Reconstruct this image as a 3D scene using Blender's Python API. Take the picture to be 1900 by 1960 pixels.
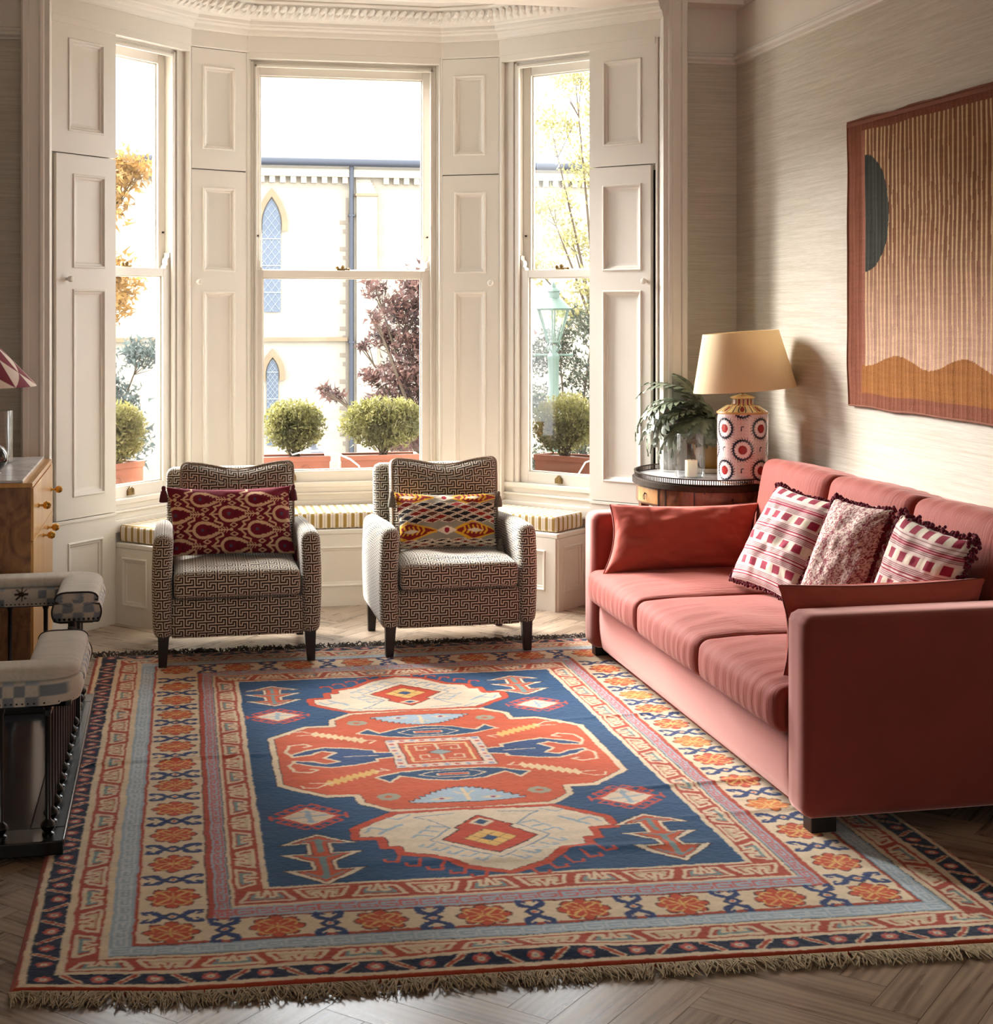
import bpy, bmesh, math, random
import numpy as np
from mathutils import Vector, Matrix
random.seed(7); RNG = np.random.default_rng(7)
for o in list(bpy.data.objects): bpy.data.objects.remove(o, do_unlink=True)
S = bpy.context.scene
COL = S.collection
PI = math.pi

# ------------------------------------------------------------------ camera
FPX = 2900.0; EYE = 1.55; YAW = math.radians(12)
cam = bpy.data.objects.new('camera', bpy.data.cameras.new('camera')); COL.objects.link(cam)
cam.data.sensor_fit = 'HORIZONTAL'; cam.data.sensor_width = 36
cam.data.lens = FPX / 1900 * 36
cam.data.shift_y = -(980 - 590) / 1900
cam.data.clip_start = 0.05; cam.data.clip_end = 400
cam.location = (0, 0, EYE); cam.rotation_euler = (PI / 2, 0, -YAW)
S.camera = cam

# ------------------------------------------------------------------ light
S.view_settings.view_transform = 'Standard'; S.view_settings.look = 'None'
S.view_settings.gamma = 1; S.view_settings.use_curve_mapping = False
S.view_settings.exposure = 1.08
W = bpy.data.worlds.new('sky'); S.world = W; W.use_nodes = True
wn = W.node_tree.nodes; wl = W.node_tree.links
bg = wn['Background']; bg.inputs[0].default_value = (0.94, 0.975, 1.0, 1); bg.inputs[1].default_value = 4.0

def lamp(name, kind, loc, rot, energy, color=(1, 1, 1), **kw):
    d = bpy.data.lights.new(name, kind); d.energy = energy; d.color = color
    for k, v in kw.items(): setattr(d, k, v)
    o = bpy.data.objects.new(name, d); o.location = loc; o.rotation_euler = rot; COL.objects.link(o); return o
def aim(o, d):
    o.rotation_euler = Vector(d).to_track_quat('-Z', 'Y').to_euler()
sun = lamp('hazy_sun', 'SUN', (-6, 14, 12), (0, 0, 0), 27, (1.0, 0.97, 0.935), angle=math.radians(44))
aim(sun, (0.54, -0.72, -0.545))
rear = lamp('rear_fill', 'AREA', (0.9, -5.8, 1.75), (PI / 2, 0, 0), 38, (1.0, 0.95, 0.9), shape='RECTANGLE', size=2.6, size_y=1.8)  # fill light added behind the camera; the rear wall has no window

# ------------------------------------------------------------------ helpers
def lin(c):
    return tuple(((x / 255) / 12.92 if x / 255 <= .04045 else ((x / 255 + .055) / 1.055) ** 2.4) for x in c)
def rgb(*c): return lin(c) + (1,)

def mat(name, color=(200, 200, 200), rough=.5, metal=0, spec=.5, sheen=0, sheen_tint=None, noise=None, bump=None, coat=0, attr=None, trans=0):
    """noise=(scale xyz, amount, detail)  bump=(scale xyz, strength, distance)"""
    m = bpy.data.materials.new(name); m.use_nodes = True
    n = m.node_tree.nodes; l = m.node_tree.links; p = n['Principled BSDF']
    p.inputs['Base Color'].default_value = rgb(*color); p.inputs['Roughness'].default_value = rough
    p.inputs['Metallic'].default_value = metal; p.inputs['Specular IOR Level'].default_value = spec
    p.inputs['Sheen Weight'].default_value = sheen; p.inputs['Sheen Roughness'].default_value = .35
    if sheen_tint: p.inputs['Sheen Tint'].default_value = rgb(*sheen_tint)
    p.inputs['Coat Weight'].default_value = coat
    p.inputs['Transmission Weight'].default_value = trans
    tc = n.new('ShaderNodeTexCoord')
    src = None
    if attr:
        a = n.new('ShaderNodeAttribute'); a.attribute_name = attr; src = a.outputs['Color']
        l.new(src, p.inputs['Base Color'])
    if noise:
        mp = n.new('ShaderNodeMapping'); mp.inputs['Scale'].default_value = noise[0]
        l.new(tc.outputs['Object'], mp.inputs[0])
        t = n.new('ShaderNodeTexNoise'); t.inputs['Scale'].default_value = 1; t.inputs['Detail'].default_value = noise[2] if len(noise) > 2 else 4
        l.new(mp.outputs[0], t.inputs['Vector'])
        r = n.new('ShaderNodeMapRange'); r.inputs['From Min'].default_value = .3; r.inputs['From Max'].default_value = .7
        r.inputs['To Min'].default_value = 1 - noise[1]; r.inputs['To Max'].default_value = 1 + noise[1] * .6
        l.new(t.outputs['Fac'], r.inputs['Value'])
        mx = n.new('ShaderNodeVectorMath'); mx.operation = 'SCALE'
        if src: l.new(src, mx.inputs[0])
        else: mx.inputs[0].default_value = rgb(*color)[:3]
        l.new(r.outputs[0], mx.inputs['Scale']); l.new(mx.outputs[0], p.inputs['Base Color'])
    if bump:
        mp = n.new('ShaderNodeMapping'); mp.inputs['Scale'].default_value = bump[0]
        l.new(tc.outputs['Object'], mp.inputs[0])
        t = n.new('ShaderNodeTexNoise'); t.inputs['Scale'].default_value = 1; t.inputs['Detail'].default_value = 3
        l.new(mp.outputs[0], t.inputs['Vector'])
        b = n.new('ShaderNodeBump'); b.inputs['Strength'].default_value = bump[1]; b.inputs['Distance'].default_value = bump[2]
        l.new(t.outputs['Fac'], b.inputs['Height']); l.new(b.outputs[0], p.inputs['Normal'])
    return m

def glass_mat(name, tint=(1, 1, 1), refl=.06, body=0.0):
    """thin clear glass: see-through with a Fresnel reflection"""
    m = bpy.data.materials.new(name); m.use_nodes = True
    n = m.node_tree.nodes; l = m.node_tree.links; n.clear()
    out = n.new('ShaderNodeOutputMaterial'); tr = n.new('ShaderNodeBsdfTransparent'); gl = n.new('ShaderNodeBsdfGlossy')
    tr.inputs[0].default_value = tint + (1,); gl.inputs['Roughness'].default_value = .02
    fr = n.new('ShaderNodeLayerWeight'); fr.inputs['Blend'].default_value = .25
    mr = n.new('ShaderNodeMapRange'); mr.inputs['To Min'].default_value = refl; mr.inputs['To Max'].default_value = .75
    l.new(fr.outputs['Facing'], mr.inputs['Value'])
    pw = n.new('ShaderNodeMath'); pw.operation = 'POWER'; pw.inputs[1].default_value = 1.6; l.new(mr.outputs[0], pw.inputs[0])
    mx = n.new('ShaderNodeMixShader'); l.new(pw.outputs[0], mx.inputs[0]); l.new(tr.outputs[0], mx.inputs[1]); l.new(gl.outputs[0], mx.inputs[2])
    l.new(mx.outputs[0], out.inputs[0])
    return m

def finish(name, me, m, parent=None, smooth=False, bevel=0, seg=2, loc=None, rot=None):
    o = bpy.data.objects.new(name, me); COL.objects.link(o)
    if m is not None and len(me.materials) == 0: me.materials.append(m)
    if parent is not None: o.parent = parent
    if loc is not None: o.location = loc
    if rot is not None: o.rotation_euler = rot
    if smooth:
        me.polygons.foreach_set('use_smooth', [True] * len(me.polygons))
    if bevel:
        b = o.modifiers.new('bevel', 'BEVEL'); b.width = bevel; b.segments = seg; b.limit_method = 'ANGLE'; b.angle_limit = math.radians(40)
        b.harden_normals = False
    return o

class MB:
    """collects shapes into one mesh"""
    def __init__(s): s.v = []; s.f = []; s.uv = []
    def add(s, vs, fs, uvs=None):
        b = len(s.v); s.v += [tuple(p) for p in vs]; s.f += [tuple(i + b for i in f) for f in fs]
        s.uv += uvs if uvs else [None] * len(fs)
        return s
    def box(s, x0, x1, y0, y1, z0, z1):
        v = [(x0, y0, z0), (x1, y0, z0), (x1, y1, z0), (x0, y1, z0), (x0, y0, z1), (x1, y0, z1), (x1, y1, z1), (x0, y1, z1)]
        return s.add(v, [(0, 3, 2, 1), (4, 5, 6, 7), (0, 1, 5, 4), (1, 2, 6, 5), (2, 3, 7, 6), (3, 0, 4, 7)])
    def prism(s, poly, z0, z1, uvf=None):
        n = len(poly); v = [(x, y, z0) for x, y in poly] + [(x, y, z1) for x, y in poly]
        f = [tuple(range(n - 1, -1, -1)), tuple(range(n, 2 * n))] + [(i, (i + 1) % n, n + (i + 1) % n, n + i) for i in range(n)]
        uv = None
        if uvf:
            acc = [0]
            for i in range(n): acc.append(acc[-1] + math.dist(poly[i], poly[(i + 1) % n]))
            uv = [[uvf(*poly[i]) for i in range(n - 1, -1, -1)], [uvf(*p) for p in poly]]
            for i in range(n):
                a = uvf(*poly[i])[0] if i == 0 else acc[i]
                uv.append([(acc[i], z0), (acc[i + 1], z0), (acc[i + 1], z1), (acc[i], z1)])
        return s.add(v, f, uv)
    def tube(s, pts, r, n=8, cap=True):
        pts = [Vector(p) for p in pts]; rs = r if isinstance(r, (list, tuple)) else [r] * len(pts)
        vs = []; fs = []; prev = None
        for i, p in enumerate(pts):
            t = (pts[min(i + 1, len(pts) - 1)] - pts[max(i - 1, 0)]).normalized()
            if prev is None:
                a = t.orthogonal().normalized()
            else:
                a = (prev - t * prev.dot(t)).normalized()
            prev = a; b = t.cross(a)
            for k in range(n):
                th = 2 * PI * k / n; vs.append(p + (a * math.cos(th) + b * math.sin(th)) * rs[i])
        for i in range(len(pts) - 1):
            for k in range(n): fs.append((i * n + k, i * n + (k + 1) % n, (i + 1) * n + (k + 1) % n, (i + 1) * n + k))
        if cap: fs.append(tuple(range(n - 1, -1, -1))); fs.append(tuple((len(pts) - 1) * n + k for k in range(n)))
        return s.add(vs, fs)
    def lathe(s, prof, n=32, c=(0, 0, 0), sx=1, sy=1, cap=True):
        vs = []; fs = []
        for r, z in prof:
            for k in range(n):
                th = 2 * PI * k / n
                x, y, zz = r * math.cos(th) * sx, r * math.sin(th) * sy, z
                vs.append((c[0] + x, c[1] + y, c[2] + zz))
        for i in range(len(prof) - 1):
            for k in range(n): fs.append((i * n + k, i * n + (k + 1) % n, (i + 1) * n + (k + 1) % n, (i + 1) * n + k))
        if cap and prof[0][0] > 1e-6: fs.append(tuple(range(n - 1, -1, -1)))
        if cap and prof[-1][0] > 1e-6: fs.append(tuple((len(prof) - 1) * n + k for k in range(n)))
        return s.add(vs, fs)
    def ball(s, c, r, n=10, sz=1):
        return s.lathe([(max(r * math.sin(PI * i / n), 0), -r * sz * math.cos(PI * i / n)) for i in range(n + 1)], n=2 * n, c=c)
    def build(s, name, m, parent=None, smooth=False, bevel=0, seg=2, loc=None, rot=None, fix=False):
        me = bpy.data.meshes.new(name); me.from_pydata(s.v, [], s.f); 
        if any(u for u in s.uv):
            ul = me.uv_layers.new(name='UVMap'); k = 0
            for f, u in zip(s.f, s.uv):
                for j in range(len(f)):
                    ul.data[k].uv = u[j] if u else (0, 0); k += 1
        if fix:
            bm = bmesh.new(); bm.from_mesh(me); bmesh.ops.remove_doubles(bm, verts=bm.verts, dist=1e-5)
            bmesh.ops.recalc_face_normals(bm, faces=bm.faces); bm.to_mesh(me); bm.free()
        me.update()
        o = finish(name, me, m, parent, False, bevel, seg, loc, rot)
        if smooth:
            ang = math.radians(35 if smooth is True else smooth)
            for p in me.polygons: p.use_smooth = True
            bm = bmesh.new(); bm.from_mesh(me)
            for e in bm.edges:
                if len(e.link_faces) == 2 and e.calc_face_angle(0) > ang: e.smooth = False
            bm.to_mesh(me); bm.free()
        return o

def softbox(name, h, r, res, m, parent=None, deform=None, loc=None, rot=None, uvscale=1.0):
    """rounded upholstery block with per-face UVs in metres"""
    hx, hy, hz = h; faces = []; P = []; UV = []; Q = []
    def grid(a, b): return np.linspace(-a, a, max(3, int(2 * a / res) + 1)), np.linspace(-b, b, max(3, int(2 * b / res) + 1))
    base = 0; allf = []; alluv = []
    for ax in range(3):
        for sg in (-1, 1):
            o = [0, 1, 2]; o.remove(ax); g1, g2 = grid(h[o[0]], h[o[1]])
            A, B = np.meshgrid(g1, g2, indexing='ij'); p = np.zeros(A.shape + (3,))
            p[..., ax] = sg * h[ax]; p[..., o[0]] = A; p[..., o[1]] = B
            n1, n2 = A.shape; idx = np.arange(n1 * n2).reshape(n1, n2) + base
            f = np.stack([idx[:-1, :-1], idx[1:, :-1], idx[1:, 1:], idx[:-1, 1:]], -1).reshape(-1, 4)
            flip = (sg < 0) != (ax == 1)
            if flip: f = f[:, ::-1]
            allf.append(f); P.append(p.reshape(-1, 3)); UV.append(np.stack([A, B], -1).reshape(-1, 2)); base += n1 * n2
    P = np.concatenate(P); F = np.concatenate(allf); UV = np.concatenate(UV) * uvscale
    hh = np.array(h); q = np.clip(P, -(hh - r), hh - r); d = P - q; L = np.linalg.norm(d, axis=1, keepdims=True); L[L == 0] = 1
    R = q + d / L * r
    key = np.round(R, 5); u, inv = np.unique(key, axis=0, return_inverse=True); inv = inv.reshape(-1)
    V = u.copy()
    if deform is not None: V = deform(V)
    F2 = inv[F]; keep = np.array([len(set(x)) >= 3 for x in F2]); F2 = F2[keep]; Fo = F[keep]
    me = bpy.data.meshes.new(name); fl = []; uvs = []
    for a, b in zip(F2, Fo):
        s_ = []; t_ = []
        for x, y in zip(a, b):
            if int(x) not in s_: s_.append(int(x)); t_.append(y)
        fl.append(s_); uvs += [tuple(UV[y]) for y in t_]
    me.from_pydata([tuple(x) for x in V], [], fl)
    ul = me.uv_layers.new(name='UVMap'); ul.data.foreach_set('uv', np.array(uvs, dtype=np.float32).ravel())
    me.update()
    return finish(name, me, m, parent, True, loc=loc, rot=rot)

def gridmesh(name, P, C, m, parent=None, close=None, smooth=True):
    """P (nu,nv,3) positions, C (nu,nv,3) linear colours"""
    nu, nv = P.shape[:2]; V = P.reshape(-1, 3); CC = C.reshape(-1, 3)
    idx = np.arange(nu * nv).reshape(nu, nv)
    F = np.stack([idx[:-1, :-1], idx[1:, :-1], idx[1:, 1:], idx[:-1, 1:]], -1).reshape(-1, 4)
    if close is not None:   # second sheet
        P2, C2 = close; V = np.concatenate([V, P2.reshape(-1, 3)]); CC = np.concatenate([CC, C2.reshape(-1, 3)])
        F = np.concatenate([F, F[:, ::-1] + nu * nv])
    me = bpy.data.meshes.new(name); nV = len(V); nF = len(F)
    me.vertices.add(nV); me.vertices.foreach_set('co', V.astype(np.float32).ravel())
    me.loops.add(nF * 4); me.loops.foreach_set('vertex_index', F.astype(np.int32).ravel())
    me.polygons.add(nF); me.polygons.foreach_set('loop_start', np.arange(0, nF * 4, 4, dtype=np.int32))
    try: me.polygons.foreach_set('loop_total', np.full(nF, 4, dtype=np.int32))
    except Exception: pass
    me.polygons.foreach_set('use_smooth', np.full(nF, bool(smooth)))
    me.update(calc_edges=True); me.validate()
    a = me.color_attributes.new('Col', 'FLOAT_COLOR', 'POINT')
    a.data.foreach_set('color', np.concatenate([CC, np.ones((nV, 1))], 1).astype(np.float32).ravel())
    return finish(name, me, m, parent)

def thing(name, label, cat, loc=(0, 0, 0), rotz=0, group=None):
    o = bpy.data.objects.new(name, None); COL.objects.link(o); o.location = loc; o.rotation_euler = (0, 0, rotz)
    o.empty_display_size = .1
    return tag(o, label, cat, group)
def tag(o, label=None, cat=None, group=None, kind=None):
    if label: o['label'] = label
    if cat: o['category'] = cat
    if group: o['group'] = group
    if kind: o['kind'] = kind
    return o
def struct(o, label=None, cat=None): return tag(o, label, cat, kind='structure')

# fractal-ish noise in numpy
def vnoise(x, y, seed=0):
    xi = np.floor(x).astype(np.int64); yi = np.floor(y).astype(np.int64); fx = x - xi; fy = y - yi
    fx = fx * fx * (3 - 2 * fx); fy = fy * fy * (3 - 2 * fy)
    def h(a, b):
        n = (a * 374761393 + b * 668265263 + seed * 974634777) & 0x7fffffff
        n = (n ^ (n >> 13)) * 1274126177 & 0x7fffffff
        return ((n ^ (n >> 16)) & 0xffff) / 65535.0
    return (h(xi, yi) * (1 - fx) + h(xi + 1, yi) * fx) * (1 - fy) + (h(xi, yi + 1) * (1 - fx) + h(xi + 1, yi + 1) * fx) * fy

class Canvas:
    """pattern raster in metres -> colours for mesh vertices"""
    def __init__(s, u0, u1, v0, v1, res, bgc):
        s.u = np.arange(u0, u1 + res / 2, res); s.v = np.arange(v0, v1 + res / 2, res); s.res = res
        s.a = np.empty((len(s.u), len(s.v), 3)); s.a[:] = lin(bgc)
    def rect(s, u0, u1, v0, v1, c):
        i = np.searchsorted(s.u, [u0, u1]); j = np.searchsorted(s.v, [v0, v1]); s.a[i[0]:i[1], j[0]:j[1]] = lin(c)
    def _win(s, P, pad=0):
        i0 = max(0, np.searchsorted(s.u, P[:, 0].min() - pad) - 1); i1 = min(len(s.u), np.searchsorted(s.u, P[:, 0].max() + pad) + 1)
        j0 = max(0, np.searchsorted(s.v, P[:, 1].min() - pad) - 1); j1 = min(len(s.v), np.searchsorted(s.v, P[:, 1].max() + pad) + 1)
        return i0, i1, j0, j1
    def poly(s, pts, c, outline=None, ow=.004):
        P = np.array(pts, float); i0, i1, j0, j1 = s._win(P)
        if i1 <= i0 or j1 <= j0: return
        U, V = np.meshgrid(s.u[i0:i1], s.v[j0:j1], indexing='ij'); ins = np.zeros(U.shape, bool)
        for (x0, y0), (x1, y1) in zip(P, np.roll(P, -1, 0)):
            if y0 == y1: continue
            k = ((y0 > V) != (y1 > V)) & (U < (x1 - x0) * (V - y0) / (y1 - y0) + x0); ins ^= k
        if c is not None: s.a[i0:i1, j0:j1][ins] = lin(c)
        if outline: s.line(list(pts) + [pts[0]], ow, outline)
    def line(s, pts, w, c):
        for a, b in zip(pts[:-1], pts[1:]):
            P = np.array([a, b], float); i0, i1, j0, j1 = s._win(P, w)
            if i1 <= i0 or j1 <= j0: continue
            U, V = np.meshgrid(s.u[i0:i1], s.v[j0:j1], indexing='ij'); d = P[1] - P[0]; L = max(d @ d, 1e-12)
            t = np.clip(((U - P[0, 0]) * d[0] + (V - P[0, 1]) * d[1]) / L, 0, 1)
            k = np.hypot(U - P[0, 0] - t * d[0], V - P[0, 1] - t * d[1]) < w / 2
            s.a[i0:i1, j0:j1][k] = lin(c)
    def disc(s, cx, cy, r, c, ry=None):
        ry = ry or r; s.poly([(cx + r * math.cos(t), cy + ry * math.sin(t)) for t in np.linspace(0, 2 * PI, 28)[:-1]], c)

# ------------------------------------------------------------------ shared materials
M_trim = mat('painted_joinery', (220, 214, 203), .42, noise=((3, 3, 3), .02), bump=((60, 60, 8), .05, .002))
M_white = mat('white_wall_paint', (228, 219, 206), .7, noise=((2, 2, 2), .02))
M_ceil = mat('ceiling_paint', (232, 226, 216), .8, noise=((2, 2, 2), .02))
M_brass = mat('aged_brass', (130, 108, 72), .42, 1, noise=((40, 40, 40), .15))
M_bronze = mat('dark_bronze', (58, 46, 36), .5, .8, noise=((60, 60, 60), .3))
M_ebony = mat('ebonised_wood', (30, 24, 22), .35, noise=((8, 8, 60), .3))
M_glass = glass_mat('window_glass')
M_col = mat('woven_cloth', attr='Col', rough=.85, spec=.25, sheen=.15, bump=((500, 500, 500), .25, .0008))

def grasscloth():
    m = mat('grasscloth_wallpaper', (205, 193, 175), .75, spec=.3)
    n = m.node_tree.nodes; l = m.node_tree.links; p = n['Principled BSDF']
    tc = n.new('ShaderNodeTexCoord'); last = None; outs = []
    for sc in ((5, 5, 260), (2, 2, 90), (14, 14, 620)):
        mp = n.new('ShaderNodeMapping'); mp.inputs['Scale'].default_value = sc; l.new(tc.outputs['Object'], mp.inputs[0])
        t = n.new('ShaderNodeTexNoise'); t.inputs['Scale'].default_value = 1; t.inputs['Detail'].default_value = 3; l.new(mp.outputs[0], t.inputs[0]); outs.append(t.outputs['Fac'])
    a = n.new('ShaderNodeMath'); a.operation = 'ADD'; l.new(outs[0], a.inputs[0]); l.new(outs[1], a.inputs[1])
    b = n.new('ShaderNodeMath'); b.operation = 'ADD'; l.new(a.outputs[0], b.inputs[0]); l.new(outs[2], b.inputs[1])
    r = n.new('ShaderNodeValToRGB'); r.color_ramp.elements[0].position = .38; r.color_ramp.elements[1].position = .62
    sc = n.new('ShaderNodeMath'); sc.operation = 'MULTIPLY'; sc.inputs[1].default_value = 1 / 3; l.new(b.outputs[0], sc.inputs[0])
    r.color_ramp.elements[0].color = rgb(184, 174, 156); r.color_ramp.elements[1].color = rgb(210, 202, 188)
    l.new(sc.outputs[0], r.inputs[0]); l.new(r.outputs[0], p.inputs['Base Color'])
    bp = n.new('ShaderNodeBump'); bp.inputs['Strength'].default_value = .4; bp.inputs['Distance'].default_value = .002
    l.new(sc.outputs[0], bp.inputs['Height']); l.new(bp.outputs[0], p.inputs['Normal'])
    return m
M_paper = grasscloth()

# ------------------------------------------------------------------ room shell
XR, XL, YB, YREAR, ZC = 2.86, -1.25, 7.45, -6.0, 3.36
A, B, C_, D, E_, F_ = (-.57, 7.34), (.085, 8.10), (.381, 8.25), (1.443, 8.25), (1.739, 8.10), (2.394, 7.34)
BAY = [A, B, C_, D, E_, F_]

def wall_pair(name, x0, x1, y0, y1):
    """papered wall with the plain strip above the picture rail"""
    a = MB().box(x0, x1, y0, y1, 0, 2.84).build(name, M_paper); struct(a)
    MB().box(x0, x1, y0, y1, 2.84, ZC).build('upper_wall', M_white, a)
    return a
wall_pair('wall_right', XR, XR + .12, YREAR, YB + .1)
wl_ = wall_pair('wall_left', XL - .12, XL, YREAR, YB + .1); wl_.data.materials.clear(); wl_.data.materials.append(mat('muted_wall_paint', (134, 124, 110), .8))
w = wall_pair('wall_back', 2.50, XR, YB, YB + .1)
MB().box(XL, -.66, YB, YB + .1, 0, 2.84).build('wall_strip', M_paper, w)
MB().box(XL, -.66, YB, YB + .1, 2.84, ZC).build('upper_wall', M_white, w)
MB().box(XL, XR, YB - .13, YB + .1, 3.10, ZC).build('opening_head', M_white, w)
struct(MB().box(XL, XR, YREAR - .12, YREAR, 0, ZC).build('wall_rear', mat('deep_wall_paint', (84, 78, 72), .8)))
# main ceiling and bay ceiling
struct(MB().box(XL - .1, XR + .1, YREAR - .1, YB + .1, ZC, ZC + .1).build('ceiling', M_ceil))
bc = [(-.75, 7.30), (-.66, 7.36), (.03, 8.2), (.35, 8.42), (1.47, 8.42), (1.79, 8.2), (2.48, 7.36), (2.57, 7.30)]
struct(MB().prism(bc[::-1], 3.20, 3.36).build('ceiling', M_ceil, fix=True))

def sweep(name, prof, path, m, parent=None, smooth=False):
    """prof (d,z): d = distance towards the room from the path; path walked left to right, room on its right hand"""
    n = len(path); vs = []; fs = []; k = len(prof)
    for i, p in enumerate(path):
        p = Vector(p); ns = []
        if i > 0: d = (p - Vector(path[i - 1])).normalized(); ns.append(Vector((d.y, -d.x)))
        if i < n - 1: d = (Vector(path[i + 1]) - p).normalized(); ns.append(Vector((d.y, -d.x)))
        nn = sum(ns, Vector((0, 0))).normalized(); sc = 1 / max(nn.dot(ns[0]), .3)
        for d, z in prof: q = p + nn * d * sc; vs.append((q.x, q.y, z))
    for i in range(n - 1):
        for j in range(k - 1): fs.append((i * k + j, (i + 1) * k + j, (i + 1) * k + j + 1, i * k + j + 1))
    fs.append(tuple(range(k))); fs.append(tuple((n - 1) * k + j for j in range(k - 1, -1, -1)))
    return MB().add(vs, fs).build(name, m, parent, smooth=30 if smooth else False, fix=True)

BAYP = [(-.60, 7.305)] + BAY + [(2.424, 7.305)]
# frieze board + cornice round the bay
fr = struct(sweep('trim_1', [(-.1, 2.925), (.0, 2.925), (.004, 2.932), (.004, 3.015), (-.1, 3.015)], BAYP, M_trim), 'flat painted frieze board under the bay cornice', 'trim')
corn = [(-.02, 3.015), (.012, 3.015), (.022, 3.022), (.026, 3.032), (.030, 3.044), (.040, 3.052), (.05, 3.054), (.052, 3.062), (.058, 3.068), (.062, 3.086), (.07, 3.094),
        (.085, 3.10), (.10, 3.115), (.115, 3.14), (.125, 3.158), (.13, 3.165), (.145, 3.168), (.150, 3.176), (.146, 3.184), (.16, 3.19), (.17, 3.2), (.175, 3.21), (-.02, 3.21)]
cn = struct(sweep('trim_2', corn, BAYP, M_trim), 'moulded plaster cornice with leaf band round the bay', 'cornice')
# leaf band: small rounded leaves along the cove
lb = MB()
for a, b in zip(BAYP[:-1], BAYP[1:]):
    a = Vector(a); b = Vector(b); L = (b - a).length; d = (b - a) / L; nn = Vector((d.y, -d.x)); k = int(L / .042)
    for i in range(k):
        t = (i + .5) / k * L; q = a + d * t
        for (dd, zz, r) in ((.094, 3.115, .018), (.118, 3.140, .016)):
            c = q + nn * dd; vs = []
            for (du, dz, dn) in ((-.019, -.012, 0), (0, -.022, .004), (.019, -.012, 0), (.014, .014, .002), (0, .02, .012), (-.014, .014, .002), (0, 0, .016)):
                vs.append((c.x + d.x * (du + dz * .4) + nn.x * (dn + dz * .5), c.y + d.y * (du + dz * .4) + nn.y * (dn + dz * .5), zz + dz * .8))
            lb.add(vs, [(j, (j + 1) % 6, 6) for j in range(6)])
lb.build('leaf_band', M_trim, cn)
# architraves of the bay opening
ap = [(0, 0), (.006, .018), (.03, .02), (.036, .03), (.05, .034), (.06, .028), (.105, .03), (.11, .04), (.135, .042), (.145, .03), (.15, 0)]
def architrave(name, xa, sgn, z1, x_end=None):
    m = MB(); n = len(ap); vs = []
    for z in (0, z1):
        for d, e in ap: vs.append((xa + sgn * d * .9, 7.31 - e, z))
    m.add(vs, [(i, i + 1, n + i + 1, n + i) for i in range(n - 1)] + [tuple(range(n)), tuple(range(n, 2 * n))])
    m.box(min(xa, xa + sgn * .125), max(xa, xa + sgn * .125), 7.31, YB + .02, 0, z1)
    o = m.build(name, M_trim, fix=True); return struct(o)
architrave('trim_3', 2.404, 1, 3.10); architrave('trim_4', -.56, -1, 3.10)
# picture rail
rail = [(0, 2.812), (.012, 2.815), (.014, 2.824), (.03, 2.834), (.034, 2.848), (.022, 2.856), (.024, 2.866), (.01, 2.874), (0, 2.876)]
struct(sweep('trim_5', rail, [(2.54, YB), (XR, YB), (XR, YREAR)], M_trim), 'white picture rail along the right wall', 'picture rail')
struct(sweep('trim_6', rail, [(XL, YREAR), (XL, YB), (-.685, YB)], M_trim), 'white picture rail along the left wall', 'picture rail')
crn2 = [(0, 3.10), (.015, 3.10), (.02, 3.12), (.05, 3.15), (.06, 3.2), (.12, 3.26), (.13, 3.3), (.18, 3.34), (.18, 3.36), (0, 3.36)]
struct(sweep('trim_7', crn2, [(XL, YREAR), (XL, YB - .13), (XR, YB - .13), (XR, YREAR)], M_trim), 'white ceiling cornice of the main room', 'cornice')
sk = [(0, 0), (.02, 0), (.02, .15), (.012, .165), (.008, .18), (0, .185)]
struct(sweep('baseboard_right', sk, [(2.54, YB), (XR, YB), (XR, YREAR)], M_trim))
struct(sweep('baseboard_left', sk, [(XL, YREAR), (XL, YB), (-.685, YB)], M_trim))

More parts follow.
